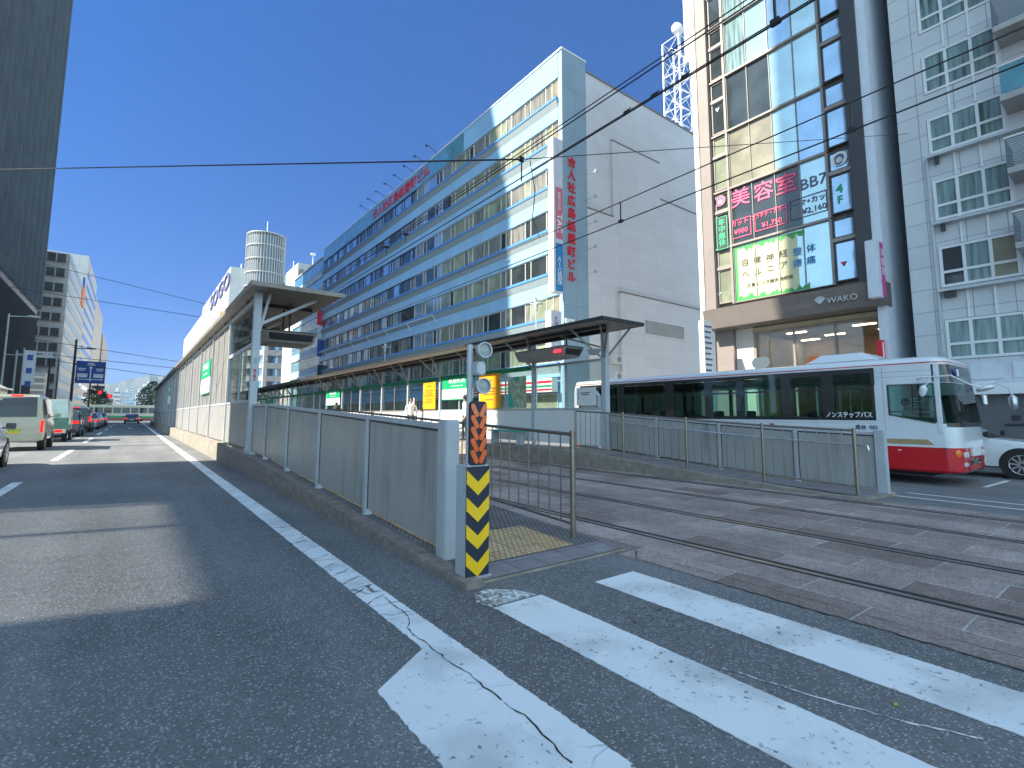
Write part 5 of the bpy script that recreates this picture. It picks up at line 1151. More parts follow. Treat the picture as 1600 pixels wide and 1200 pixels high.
def car(name, label, group, xr_, y0, z0, L, Wd, H, style, paint, fwd=1, lit=True, plate='plate_white', cat='car', rear_only=False):
    """xr_: right side as seen by the driver looking forward (+y when fwd=1); y0: the tail"""
    xc = xr_ - fwd * Wd / 2
    t = thing(name, (xc, y0 + fwd * L / 2, z0), label, cat, group)
    tf = lambda u, v, h_: Vector((xc + fwd * u, y0 + fwd * v, z0 + h_))       # u to the right, v forward, h up
    st = STY[style]; hw = Wd / 2; zb = .16 * H
    def ring(s_):
        tt, b, r, wk = s_; v = tt * L; b *= H; r *= H; k = wk; up = max(0.0, (r - b) / H); tum = 1 - .45 * up if style != 'kei' else 1 - .28 * up
        half = [(hw * .80 * k, zb), (hw * .97 * k, zb + .05), (hw * k, b * .55 + zb * .4), (hw * .985 * k, b * .93), (hw * .955 * k, b), (hw * .94 * k * tum, b + (r - b) * .90), (hw * .80 * k * tum, r - .004), (0, r + .01 * (up > .05))]
        return [(u, v, z) for u, z in half] + [(-u, v, z) for u, z in half[-2::-1]]
    rings = []
    for a_, b_ in zip(st[:-1], st[1:]):
        rings.append(ring(a_))
    rings.append(ring(st[-1])); n = len(rings[0]); m_ = MB(tf); vs = [p for r in rings for p in r]; fs = []
    for i in range(len(rings) - 1):
        for j in range(n): fs.append((i * n + j, i * n + (j + 1) % n, (i + 1) * n + (j + 1) % n, (i + 1) * n + j))
    fs += [tuple(range(n)), tuple(range((len(rings) - 1) * n, len(rings) * n))]
    m_._add(vs, fs); body = m_.build('body', paint, t, smooth=35)
    # glass, set just proud of the body
    def lift(q, c, e=.008):
        nrm = (Vector(q[1]) - Vector(q[0])).cross(Vector(q[3]) - Vector(q[0])).normalized(); mid = sum((Vector(p) for p in q), Vector()) / 4
        if nrm.dot(mid - Vector(c)) < 0: nrm = -nrm
        return [tuple(Vector(p) + nrm * e) for p in q]
    def inset(a, b, c, d, mx=.08, my=.10):
        a, b, c, d = map(Vector, (a, b, c, d)); f = lambda s_, q: (a * (1 - s_) + b * s_) * (1 - q) + (d * (1 - s_) + c * s_) * q
        return [f(mx, my), f(1 - mx, my), f(1 - mx, 1 - my), f(mx, 1 - my)]
    cen = (0, L * .45, H * .55); side_seg = [i for i in range(len(st) - 1) if (st[i][2] - st[i][1]) > .24 and (st[i + 1][2] - st[i + 1][1]) > .24]
    for sgn in (0, 1):
        for q, i in enumerate(side_seg):
            A, B_ = rings[i], rings[i + 1]; j0, j1 = (4, 5) if sgn == 0 else (n - 4, n - 5)
            sub = 2 if (st[i + 1][0] - st[i][0]) * L > 1.3 else 1
            for s_ in range(sub):
                lp = lambda p, r_, k: Vector(p) * (1 - k) + Vector(r_) * k
                k0, k1 = s_ / sub, (s_ + 1) / sub; qd = inset(lp(A[j0], B_[j0], k0), lp(A[j0], B_[j0], k1), lp(A[j1], B_[j1], k1), lp(A[j1], B_[j1], k0), .04, .08)
                mm = MB(tf); mm.quad(*lift(qd, cen)); mm.build('side_window', 'glass_dark', t)
    def panel(i0, i1, nm):
        st_ = 1 if i1 > i0 else -1; mm = MB(tf)
        for a_ in range(i0, i1, st_):
            A, B_ = rings[a_], rings[a_ + st_]; qd = inset(A[6], A[n - 6], B_[n - 6], B_[6], .03, .0); mm.quad(*lift(qd, cen, .014))
        mm.build(nm, 'glass_dark', t)
    if style == 'sedan': panel(3, 4, 'rear_window'); panel(7, 6, 'windscreen')
    elif style in ('hatch', 'suv'): panel(1, 3, 'rear_window'); panel(6, 5, 'windscreen')
    elif style == 'minivan': panel(1, 3, 'rear_window'); panel(7, 6, 'windscreen')
    else: panel(1, 3, 'rear_window'); panel(7, 6, 'windscreen')
    r = .30 if style in ('kei',) else .33
    if style == 'suv': r = .37
    for vv in (.19, .80):
        for sgn in (-1, 1):
            c = tf(sgn * hw * .985, vv * L, 0)
            mm = MB(tf); mm.lathe((sgn * hw * .80, vv * L, r), (sgn, 0, 0), [(.01, 0), (r * 1.16, 0), (r * 1.16, hw * .195), (.01, hw * .197)], 24); mm.build('wheel_arch', 'black_rubber', t)
            wheel(t, c.x + sgn * fwd * .012, c.y, z0, r, sgn * fwd, spokes=10 if style != 'kei' else 0)
    tailz = st[1][1] * H
    for sgn in (-1, 1):
        mm = MB(tf)
        if style == 'kei': mm.box(sgn * hw * .86, sgn * hw * .965, -.012, .10, tailz * .62, tailz * 1.03)
        elif style == 'minivan': mm.box(sgn * hw * .84, sgn * hw * .97, -.012, .12, tailz * .80, tailz * 1.22)
        else: mm.box(sgn * hw * .60, sgn * hw * .93, -.016, .10, tailz * .84, tailz * 1.02)
        mm.build('tail_light', 'tail_red_lit' if lit else 'tail_red', t, bevel=.01)
        mm = MB(tf); mm.box(sgn * hw * .55, sgn * hw * .84, L * .985 - .06, L * .985 + .012, st[-2][1] * H * .80, st[-2][1] * H * .97); mm.build('headlight', 'lamp_clear', t, bevel=.01)
        mm = MB(tf); vm = .66 * L if style not in ('kei', 'minivan') else .76 * L; zm = (.68 if style not in ('kei', 'minivan') else .60) * H
        mm.box(sgn * (hw + .02), sgn * (hw + .20), vm, vm + .09, zm - .03, zm + .12); mm.bar((sgn * hw * .93, vm + .04, zm), (sgn * (hw + .05), vm + .04, zm + .01), .05, .04); mm.build('side_mirror', paint if lit else 'car_black', t, bevel=.015)
    mm = MB(tf); mm.box(-.165, .165, -.022, -.002, tailz * .60, tailz * .60 + .165); mm.build('license_plate', plate, t)
    mm = MB(tf); mm.box(-hw * .82, hw * .82, -.035, .05, zb + .02, zb + .20); mm.build('rear_bumper', paint if style != 'kei' else paint, t, bevel=.02)
    if lit: mm = MB(tf); mm.box(-.16, .16, .04 * L * .5, .04 * L + .02, H * .965, H * .99); mm.build('brake_light', 'tail_red_lit', t)
    return t
gq = 'vehicles queueing in the left lanes'
car('parked_car', 'white car cut off by the left edge, its front wheel and door mirror showing', gq, -2.45, 14.2, 0, 4.3, 1.72, 1.42, 'sedan', 'car_white', lit=False)
tv = car('kei_van', 'boxy beige van with lit red lamps and a yellow number plate', gq, -2.50, 24.6, 0, 3.4, 1.60, 2.02, 'kei', 'car_beige', plate='plate_yellow', cat='van')
m_ = MB()
for k, (x_, w_) in enumerate(((-3.42, .05), (-3.35, .04), (-3.28, .05), (-3.21, .03), (-3.16, .05))): m_.box(x_ - w_ / 2 * .8, x_ + w_ / 2 * .8, 24.574, 24.577, .70, .77)
m_.build('plate_digits', 'letter_green', tv)
# small white truck with a green tail board
t = thing('small_truck', (-3.3, 34, 0), 'small pale truck with a green cargo gate just ahead of the beige van', 'truck', gq)
xr1, xl1, yt = -2.42, -4.15, 31.6
m_ = MB(); m_.prism([(yt + 1.9, .45), (yt + 3.35, .45), (yt + 3.45, .9), (yt + 3.2, 1.15), (yt + 2.9, 1.95), (yt + 1.95, 1.98)], xl1 + .05, xr1 - .05, axis=0); m_.build('cab', 'car_mint', t, bevel=.04)
m_ = MB(); m_.box(xl1 + .35, xr1 - .35, yt + 1.88, yt + 1.899, 1.25, 1.75); m_.build('rear_window', 'glass_dark', t)
m_ = MB(); m_.hexa([(xl1, yt + .7, .8), (xr1, yt + .7, .8), (xr1, yt + 1.85, .8), (xl1, yt + 1.85, .8), (xl1 + .12, yt + .95, 2.02), (xr1 - .12, yt + .95, 2.02), (xr1 - .1, yt + 1.85, 2.05), (xl1 + .1, yt + 1.85, 2.05)]); m_.build('cargo_box', 'car_mint', t, bevel=.03)
m_ = MB(); m_.box(xl1 + .45, xl1 + .95, yt + .72, yt + .90, 1.35, 1.75); m_.build('box_window', 'glass_dark', t)
m_ = MB(); m_.box(xl1, xr1, yt, yt + 1.85, .62, .80); m_.box(xl1, xr1, yt, yt + .04, .80, 1.15); m_.box(xl1, xl1 + .04, yt + .04, yt + .7, .8, 1.15); m_.box(xr1 - .04, xr1, yt + .04, yt + .7, .8, 1.15); m_.build('load_bed', 'green_tarp', t)
m_ = MB(); m_.bar((xl1 + .8, yt - .02, .84), (xl1 + 1.25, yt - .02, 1.14), .02, .05); m_.build('tail_strap', 'car_mint', t)
m_ = MB(); m_.box(xl1 + .02, xr1 - .02, yt - .03, yt + .1, .42, .61); m_.build('rear_bumper', 'car_mint', t)
for x_ in (xl1 + .15, xr1 - .45): m_ = MB(); m_.box(x_, x_ + .3, yt - .05, yt - .031, .46, .58); m_.build('tail_light', 'tail_red_lit', t)
m_ = MB(); m_.lathe((xl1 + .75, yt + .69, 1.12), (0, -1, 0), [(.05, 0), (.2, .01), (.22, .06), (.12, .1)], 18); m_.build('spare_wheel', 'black_rubber', t, smooth=1)
for y_ in (yt + .7, yt + 2.7):
    for x_, s_ in ((xl1, -1), (xr1, 1)): wheel(t, x_, y_, 0, .28, s_, spokes=0)
car('parked_car', 'dark hatchback with one bright red lamp, between the small truck and the black minivan', gq, -2.35, 38.2, 0, 4.1, 1.74, 1.58, 'hatch', 'car_dark_blue')
car('minivan', 'black minivan with a roof brake lamp, in the middle of the queue', gq, -2.3, 47.0, 0, 4.6, 1.74, 1.85, 'minivan', 'car_black')
car('parked_car', 'silver sedan with lit lamps right ahead of the black minivan', gq, -2.2, 55.8, 0, 4.5, 1.74, 1.45, 'sedan', 'car_silver')
car('parked_car', 'second silver car, farther up the queue', gq, -2.2, 63.0, 0, 4.2, 1.72, 1.52, 'hatch', 'car_silver')
car('parked_car', 'dark blue car, farthest in the queue before the crossing', gq, -2.15, 71.0, 0, 4.4, 1.74, 1.5, 'sedan', 'car_dark_blue')
car('parked_car', 'dark sedan with two bright red lamps alone in the centre lane at the crossing', None, 1.02, 90, 0, 4.5, 1.8, 1.42, 'sedan', 'car_black')
car('parked_car', 'pale minivan roof in the outer lane behind the silver cars', gq, -5.6, 52.5, 0, 4.6, 1.74, 1.85, 'minivan', 'car_silver')
car('parked_car', 'red lit car in the outer lane far up the queue', gq, -5.4, 74, 0, 4.4, 1.74, 1.5, 'sedan', 'car_white')
car('parked_car', 'white car crossing the far junction at the foot of the shelter wall', None, 6.2, 116, 0, 4.4, 1.74, 1.5, 'sedan', 'car_white', lit=False)
# white box truck in the outer lane (only its roof shows)
t = thing('box_truck', (-6.9, 36, 0), 'cream box truck in the outer lane, its sloped roof showing above the beige van', 'truck', gq)
a, b = gy(0, 594, 33), gy(28, 596, 33)
xR = -5.55; xL = -7.75
m_ = MB(); m_.prism([(xL, .8), (xR, .8), (xR, 2.72), (xR - .5, 3.02), (xL + .5, 3.08), (xL, 2.8)], 33, 38.5, axis=1); m_.build('cargo_box', 'cream_wall', t, bevel=.04)
m_ = MB(); m_.hexa([(xR + .002, 33.1, 2.66), (xR + .22, 33.1, 2.60), (xR + .22, 38.4, 2.60), (xR + .002, 38.4, 2.66), (xR + .002, 33.1, 2.74), (xR + .22, 33.1, 2.68), (xR + .22, 38.4, 2.68), (xR + .002, 38.4, 2.74)]); m_.build('roof_flap', 'white_paint', t)
m_ = MB()
for k in range(6): m_.box(xR + .001, xR + .01, 33.5 + .8 * k, 34.05 + .8 * k, 2.05, 2.5)
m_.build('side_windows', 'glass_dark', t)
m_ = MB(); m_.prism([(38.6, .5), (40.3, .5), (40.35, 1.4), (40.1, 2.3), (38.6, 2.35)], xL + .1, xR - .1, axis=0); m_.build('cab', 'cream_wall', t, bevel=.05); m_ = MB(); m_.box(xL + .1, xR - .1, 33, 40, .45, .79); m_.build('chassis', 'frame_dark', t)
for y_ in (34.3, 39.4):
    for x_, s_ in ((xL + .05, -1), (xR - .05, 1)): wheel(t, x_, y_, 0, .40, s_, spokes=0)
# tram or bus crossing far away
t = thing('crossing_bus', (-1, 122, 0), 'long cream and green bus with a red skirt crossing the far end of the street', 'bus')
m_ = MB(); m_.box(-8.6, 4.2, 121, 123.4, .95, 3.15); m_.build('body', 'tram_cream', t, bevel=.12)
m_ = MB(); m_.box(-8.5, 4.1, 120.95, 123.45, .35, .62); m_.build('skirt', 'bus_red', t); m_ = MB(); m_.box(-8.55, 4.15, 120.97, 123.43, .62, 1.0); m_.build('side_stripe', 'letter_green', t)
for k in range(9): m_ = MB(); m_.box(-8.3 + 1.37 * k, -7.1 + 1.37 * k, 120.97, 120.99, 1.6, 2.65); m_.build('window', 'glass_dark', t)
for x_ in (-6, 1.6): m_ = MB(); m_.lathe((x_, 121.2, .45), (0, -1, 0), [(.1, 0), (.45, .01), (.45, .2), (.1, .22)], 16); m_.build('wheel', 'black_rubber', t)

# --- the city bus behind the far barrier
Z = -.25; BX = 15.0; YF = 3.02; YR = 15.3; HX = 17.45
BUS = thing('city_bus', (16.2, 9, Z), 'white city bus with dark window band and red lower front, white lettering on its glass', 'bus')
zr_, zsk = 2.62, .05
def busshell():
    # horizontal outline (front at low y is rounded), stacked in z
    def outline(inx, infr):
        pts = []; x0, x1, yf = BX + inx, HX - inx, YF + infr
        for k in range(7): a = math.pi / 2 * k / 6; R_ = .42; pts.append((x0 + R_ - R_ * math.cos(a), yf + R_ * .7 - R_ * .7 * math.sin(a)))
        for k in range(7): a = math.pi / 2 * k / 6; pts.append((x1 - R_ + R_ * math.sin(a), yf + R_ * .7 - R_ * .7 * math.cos(a)))
        pts += [(x1, YR - .15), (x1 - .15, YR), (x0 + .15, YR), (x0, YR - .15)]
        return pts
    return outline
OL = busshell()
def loft(levels, name, mat, parent, smooth=30, y_from=None, y_to=None):
    m_ = MB(); ps = [[(x, y, z) for x, y in OL(a, b)] for z, a, b in levels]; n = len(ps[0]); vs = [p for q in ps for p in q]; fs = []
    for i in range(len(ps) - 1):
        for j in range(n): fs.append((i * n + j, i * n + (j + 1) % n, (i + 1) * n + (j + 1) % n, (i + 1) * n + j))
    fs += [tuple(range(n)), tuple(range((len(ps) - 1) * n, len(ps) * n))]; m_._add(vs, fs); return m_.build(name, mat, parent, smooth=smooth)
loft([(zsk, .04, .05), (.10, 0, .0), (.62, 0, 0)], 'lower_body', 'bus_red', BUS)
loft([(.622, .0, .0), (1.17, 0, .01)], 'waist_body', 'bus_white', BUS)
# dark trim line at roof then the roof
loft([(2.56, .0, .15), (2.60, .0, .16)], 'roof_edge', 'bus_white', BUS); loft([(2.601, -.003, .155), (2.625, -.003, .165)], 'roof_trim', 'bus_red', BUS)
loft([(2.626, .0, .17), (2.68, .02, .18), (2.74, .10, .24), (2.78, .25, .4), (2.79, .5, .6)], 'roof', 'bus_white', BUS, smooth=60)
# corner posts between waist and roof
F15 = facing_x(BX)
m_ = MB(); m_.box(BX, BX + .06, 3.44, 4.56, 2.12, 2.56); m_.build('side_wall', 'bus_white', BUS)
m_ = MB(); m_.box(BX, BX + .06, 4.32, 4.58, 1.171, 2.119); m_.box(BX, BX + .06, 13.1, 15.15, 1.171, 1.3); m_.box(BX, BX + .06, 14.9, 15.15, 1.3, 2.559); m_.split('side_wall', 'bus_white', BUS)
m_ = MB(); m_.prism([(3.30, 1.171), (4.319, 1.171), (4.319, 1.36), (3.30, 1.18)], BX, BX + .06, axis=0); m_.build('side_wall', 'bus_white', BUS)
m_ = MB(); m_.box(BX - .012, BX + .05, 3.30, 3.40, .95, 2.59); m_.build('corner_post', 'bus_white', BUS, bevel=.01)
m_ = MB(); m_.box(HX - .06, HX, 3.44, 15.15, 1.171, 1.35); m_.box(HX - .06, HX, 3.44, 15.15, 2.3, 2.559); m_.build('far_side_wall', 'bus_white', BUS)
for y_ in (4.4, 6.4, 7.9, 9.7, 11.6, 13.6, 15.05): m_ = MB(); m_.box(HX - .055, HX - .005, y_ - .06, y_ + .06, 1.351, 2.299); m_.build('far_pillar', 'frame_dark', BUS)
m_ = MB(); m_.box(BX + .1, HX - .1, YR - .06, YR - .01, 1.171, 1.5); m_.box(BX + .1, HX - .1, YR - .06, YR - .01, 2.4, 2.559); m_.box(BX + .06, BX + .3, YR - .06, YR - .01, 1.5, 2.4); m_.box(HX - .3, HX - .06, YR - .06, YR - .01, 1.5, 2.4); m_.build('rear_wall', 'bus_white', BUS)
m_ = MB(); m_.box(BX + .3, HX - .3, YR - .04, YR - .03, 1.5, 2.4); m_.build('rear_window', 'bus_glass_dark', BUS)
# interior
m_ = MB(); m_.box(BX + .08, HX - .08, 3.6, 15.2, .30, .34); m_.build('floor', 'interior_grey', BUS)
m_ = MB(); m_.box(BX + .08, HX - .08, 3.6, 15.2, 2.50, 2.54); m_.build('ceiling', 'interior_grey', BUS)
for side in (0, 1):
    for k in range(9):
        y_ = 5.4 + 1.05 * k; x0 = BX + .12 if side == 0 else HX - .62
        if side == 1 and k in (2, 3): continue
        m_ = MB(); m_.box(x0, x0 + .5, y_, y_ + .45, .75, .87); m_.box(x0, x0 + .5, y_ + .38, y_ + .46, .871, 1.50); m_.build('seat', 'seat_blue', BUS, bevel=.03)
for k in range(6):
    y_ = 5.2 + 1.7 * k; m_ = MB(); m_.tube((16.0, y_, .34), (16.0, y_, 2.5), .018, 8); m_.tube((16.7, y_ + .5, .34), (16.7, y_ + .5, 2.5), .018, 8); m_.build('grab_pole', 'poster_orange' if k % 2 else 'bright_rail', BUS)
m_ = MB(); m_.tube((15.6, 4.8, 2.25), (15.6, 14.8, 2.25), .016, 6); m_.tube((16.9, 4.8, 2.25), (16.9, 14.8, 2.25), .016, 6); m_.build('grab_rail', 'bright_rail', BUS)
for k, (y0_, y1_, z0_, z1_, mt) in enumerate(((5.25, 5.55, 1.42, 1.62, 'lime_notice'), (5.75, 6.1, 1.42, 1.64, 'lime_notice'), (6.3, 6.45, 1.40, 1.55, 'yellow_notice'), (6.3, 6.45, 1.22, 1.34, 'yellow_notice'))):
    m_ = MB(); m_.box(HX - .09, HX - .07, y0_, y1_, z0_, z1_); m_.build('notice', mt, BUS)
# window band with its windows
m_ = MB(F15); segs = [(4.58, 5.55), (5.72, 6.62), (6.78, 7.98), (8.12, 9.02), (9.18, 10.45), (10.7, 12.62), (12.85, 14.0)]
prev = 4.581
for a, b in segs:
    m_.box(prev, a + .06, 1.24, 2.555, -.05, .004) if a + .06 > prev else None; prev = b - .04
m_.box(prev, 14.9, 1.24, 2.555, -.05, .004)
for a, b in segs: m_.box(a + .061, b - .041, 1.24, 1.30, -.05, .004); m_.box(a + .061, b - .041, 2.44, 2.555, -.05, .004); m_.box(a + .061, b - .041, 2.02, 2.07, -.05, .003)
m_.build('window_band', 'car_black', BUS)
m_ = MB(F15); m_.box(4.582, 14.9, 1.175, 1.238, -.05, 0); m_.build('side_wall', 'bus_white', BUS)
for i, (a, b) in enumerate(segs): m_ = MB(F15); m_.box(a + .062, b - .042, 1.302, 2.438, -.03, -.02); m_.build('window', 'bus_glass_dark' if i > 3 else 'bus_glass', BUS)
text('ノンステップバス', .155, (BX - .012, 5.18, 1.37), *RX, 'letter_white', BUS, fat=.004, sx=.86)
text('豊台  552', .12, (BX - .012, 4.80, 1.06), *RX, 'letter_slate', BUS, fat=.003)
# driver's window
m_ = MB(F15); m_.prism([(4.318, 2.118), (3.41, 2.118), (3.41, 1.19), (3.5, 1.20), (4.0, 1.30), (4.318, 1.37)], -.03, -.02); m_.build('driver_window', 'bus_glass', BUS)
m_ = MB(F15)
for p, q in (((4.3, 2.10), (3.42, 2.10)), ((4.3, 2.10), (4.3, 1.38)), ((3.43, 2.10), (3.43, 1.2)), ((4.3, 1.38), (3.43, 1.19)), ((4.3, 1.45), (3.43, 1.45)), ((3.85, 2.1), (3.85, 1.45))): m_.bar((p[0], p[1], .0), (q[0], q[1], .0), .03, .03)
m_.build('driver_window_frame', 'car_black', BUS)
for z in (1.55, 1.62, 1.69, 1.76): m_ = MB(); m_.box(15.6, 15.62, 3.75, 4.0, z, z + .035); m_.build('vent_slat', 'letter_white', BUS)
# front: windscreen, destination box, lamps
def front_pane(z0, z1, i0, i1, off0, off1, mat, name):
    A_ = OL(-.004, off0); B_ = OL(-.004, off1); m_ = MB()
    for i in range(i0, i1): m_.quad((*A_[i], z0), (*A_[i + 1], z0), (*B_[i + 1], z1), (*B_[i], z1))
    return m_.build(name, mat, BUS, smooth=60)
front_pane(1.17, 2.12, 1, 12, .0, .10, 'windscreen_glass', 'windscreen'); front_pane(2.13, 2.56, 1, 12, .095, .15, 'glass_dark', 'destination_glass'); front_pane(1.10, 1.19, 1, 12, -.004, -.004, 'car_black', 'windscreen_seal')
c = pr_ = None
m_ = MB(); m_.disc((15.62, 3.02 + .10, 2.36), (0, -1, 0), .13, 20, depth=.02); m_.build('blue_emblem', 'sign_blue', BUS)
text('♿', .16, (15.62, 3.09, 2.36), *RY, 'letter_white', BUS, name='emblem_mark')
m_ = MB(); m_.box(15.9, 17.0, 3.14, 3.2, 2.22, 2.48); m_.build('destination_board', 'led_dark', BUS)
for x_ in (15.28, 17.17):
    m_ = MB(); m_.lathe((x_ - .12 if x_ < 16 else x_ + .12, YF + .12, .50), (-.5 if x_ < 16 else .5, -1, 0), [(.02, -.05), (.09, 0), (.085, .05), (.02, .07)], 16); m_.build('turn_lamp', 'amber', BUS, smooth=1)
    for dx in (.06, .24):
        xx = x_ + (dx if x_ < 16 else -dx); m_ = MB(); m_.lathe((xx, YF + .04, .46), (0, -1, 0), [(.02, -.05), (.075, 0), (.075, .05), (.02, .06)], 16); m_.build('headlight', 'lamp_clear', BUS, smooth=1)
    m_ = MB(); m_.box(x_ - .02, x_ + .2, YF - .02, YF + .05, .20, .30); m_.build('fog_lamp', 'lamp_clear', BUS, bevel=.02)
m_ = MB(); m_.box(15.85, 16.6, YF - .035, YF + .02, .42, .62); m_.build('license_plate', 'plate_white', BUS); m_ = MB(); m_.box(15.75, 16.75, YF - .012, YF + .02, .24, .34); m_.build('front_grille', 'car_black', BUS)
m_ = MB(); m_.prism([(4.42, .72), (3.50, .70), (3.60, .78), (4.42, .80)], -.005, -.001, axis=2) if False else None
m_ = MB(F15); m_.prism([(4.90, .68), (3.48, .68), (3.60, .80), (4.90, .80)], .002, .005); m_.build('tan_stripe', 'bus_tan', BUS)
m_ = MB(F15); m_.box(7.08, 7.2, 1.08, 1.13, .001, .008); m_.build('marker_lamp', 'tail_red', BUS); m_ = MB(F15); m_.box(4.12, 4.18, .52, .545, .001, .012); m_.build('fuel_flap', 'letter_white', BUS)
m_ = MB(F15)
for z in (2.30, 2.42): m_.box(3.44, 4.54, z, z + .006, .001, .004)
for y_ in (4.40,): m_.box(y_, y_ + .006, .1, 2.55, .001, .004)
m_.build('panel_joint', 'fin_grey', BUS)
m_ = MB(F15); m_.disc((3.30, .60, .004), (0, 0, 1), .03, 8, depth=.004); m_.build('hinge', 'frame_dark', BUS)
m_ = MB(); m_.hexa([(15.35, 4.5, 2.78), (17.1, 4.5, 2.78), (17.1, 6.35, 2.78), (15.35, 6.35, 2.78), (15.5, 4.95, 3.03), (16.95, 4.95, 3.03), (16.95, 5.95, 3.03), (15.5, 5.95, 3.03)]); m_.build('roof_unit', 'bus_white', BUS, bevel=.04)
for y_ in (5.2, 12.2): 
    m_ = MB(); m_.lathe((BX + .01, y_, Z + .47), (-1, 0, 0), [(.01, -.1), (.55, -.1), (.55, .004), (.5, .005)], 24); m_.build('wheel_arch', 'black_rubber', BUS)
    wheel(BUS, BX + .02, y_, Z, .46, -1, .24, spokes=8); wheel(BUS, HX - .02, y_, Z, .46, 1, .24, spokes=0)
m_ = MB(); m_.box(BX + .2, HX - .2, 3.6, 15, -.05, .10); m_.build('chassis', 'black_rubber', BUS)
# mirrors and their arms
m_ = MB(); m_.path([(14.99, 3.7, 2.22), (14.78, 3.55, 2.24), (14.80, 3.05, 2.26), (15.05, 2.80, 2.06), (15.35, 2.62, 1.98)], .018); m_.path([(14.86, 3.42, 2.25), (14.80, 3.46, 2.12), (14.78, 3.55, 2.02)], .014); m_.build('mirror_arm', 'white_paint', BUS, smooth=1)
m_ = MB(); m_.lathe((14.77, 3.56, 1.93), (.1, -.2, 1), [(.02, -.14), (.07, -.08), (.08, .06), (.02, .14)], 14); m_.build('side_mirror', 'white_paint', BUS, smooth=1)
m_ = MB(); m_.lathe((15.38, 2.60, 1.97), (.1, .3, 1), [(.03, -.05), (.16, -.03), (.15, .02), (.05, .05)], 18); m_.build('round_mirror', 'white_paint', BUS, smooth=1)
m_ = MB(); m_.path([(17.2, 3.1, 2.18), (17.55, 2.8, 2.22), (17.95, 2.60, 2.08), (18.05, 2.55, 1.85)], .018); m_.build('mirror_arm', 'white_paint', BUS, smooth=1)
m_ = MB(); m_.lathe((18.05, 2.55, 1.72), (.05, .05, 1), [(.02, -.22), (.08, -.14), (.09, .10), (.03, .18)], 14); m_.build('side_mirror', 'rim_metal', BUS, smooth=1)
m_ = MB(); m_.lathe((15.75, 2.7, 1.72), (.05, .05, 1), [(.02, -.14), (.06, -.1), (.06, .10), (.02, .14)], 12); m_.build('side_mirror', 'rim_metal', BUS, smooth=1)
# white car beyond the bus
c = gz(1597, 725, -.25 + .36)
car('parked_car', 'white car with a dark wheel arch, cut off by the right edge beyond the bus', None, 18.3, gx(1597, 725, 18.3).y + 3.68, -.25, 4.6, 1.84, 1.60, 'suv', 'car_white', fwd=-1, lit=False)

# ================================================================== PEOPLE
def person(label, loc, turn, top, legs, bag=False, group=None, seated=False):
    me = bpy.data.meshes.new('person'); V_ = []; E_ = []; R_ = []
    def v(p, r, parent=None):
        V_.append(p); R_.append(r); i = len(V_) - 1
        if parent is not None: E_.append((parent, i))
        return i
    pel = v((0, 0, .95), (.15, .11)); wa = v((0, 0, 1.10), (.13, .095), pel); ch = v((0, .01, 1.32), (.165, .11), wa); nk = v((0, 0, 1.46), (.055, .055), ch); hd = v((0, .01, 1.54), (.07, .08), nk); h2 = v((0, .02, 1.62), (.078, .095), hd); h3 = v((0, .01, 1.70), (.05, .06), h2)
    v((0, .115, 1.60), (.012, .012), h2)          # nose
    for s_ in (-1, 1):
        hp = v((s_ * .09, 0, .88), (.085, .09), pel)
        if seated: kn = v((s_ * .10, .42, .86), (.06, .065), hp); an = v((s_ * .10, .44, .48), (.042, .045), kn)
        else: kn = v((s_ * .10, .02 + .04 * s_, .50), (.058, .065), hp); an = v((s_ * .105, -.02 + .03 * s_, .10), (.04, .045), kn)
        a = V_[an]; v((a[0], a[1] + .14, a[2] - .06), (.035, .03), an)
        sh = v((s_ * .19, 0, 1.38), (.055, .055), ch); el = v((s_ * .25, -.03, 1.12), (.042, .042), sh)
        wr = v((s_ * .22, .16 if s_ > 0 or seated else .03, .98 if s_ > 0 else .88), (.028, .028), el); w0 = V_[wr]
        hand = v((w0[0], w0[1] + .05, w0[2] - .05), (.03, .018), wr); h0 = V_[hand]
        for f in range(4): v((h0[0] + (f - 1.5) * .014, h0[1] + .055, h0[2] - .06 + .006 * abs(f - 1.5)), (.008, .008), hand)
        v((h0[0] - s_ * .035, h0[1] + .03, h0[2] - .01), (.009, .009), hand)
    me.from_pydata(V_, E_, []); ob = bpy.data.objects.new('person', me); COL.objects.link(ob)
    md = ob.modifiers.new('skin', 'SKIN'); sv = me.skin_vertices[0].data
    for i, r in enumerate(R_): sv[i].radius = r; sv[i].use_root = (i == 0)
    md.use_smooth_shade = True; ob.modifiers.new('sub', 'SUBSURF').levels = 1
    bpy.context.view_layer.update(); m2 = bpy.data.meshes.new_from_object(ob.evaluated_get(bpy.context.evaluated_depsgraph_get())); bpy.data.objects.remove(ob)
    m2.materials.clear()
    for k in ('skin', top, legs, 'black_rubber', 'hair'): m2.materials.append(M[k])
    for p in m2.polygons:
        c = p.center; arm = abs(c.x) > .165 and c.z < 1.34
        if c.z > 1.475: p.material_index = 4 if (c.z > 1.66 or c.y < .0) else 0
        elif c.z < .08 and not seated: p.material_index = 3
        elif c.z > .95 or (arm and c.z > .93): p.material_index = 1
        elif arm and c.z > .72 and not seated: p.material_index = 0
        else: p.material_index = 2
    root = bpy.data.objects.new('person', None); COL.objects.link(root); root.location = loc; root.rotation_euler = (0, 0, turn); ORG[root.name] = Vector(loc); tag(root, label, 'person', group)
    b = bpy.data.objects.new('body', m2); COL.objects.link(b); b.parent = root
    mb = MB(); mb.lathe((0, -.01, 1.60), (0, -.1, 1), [(.06, -.06), (.098, -.02), (.100, .04), (.085, .09), (.03, .125)], 18); h_ = mb.build('hair', 'hair', None, origin=(0, 0, 0), smooth=60); h_.location = (0, 0, 0); h_.parent = root
    return root
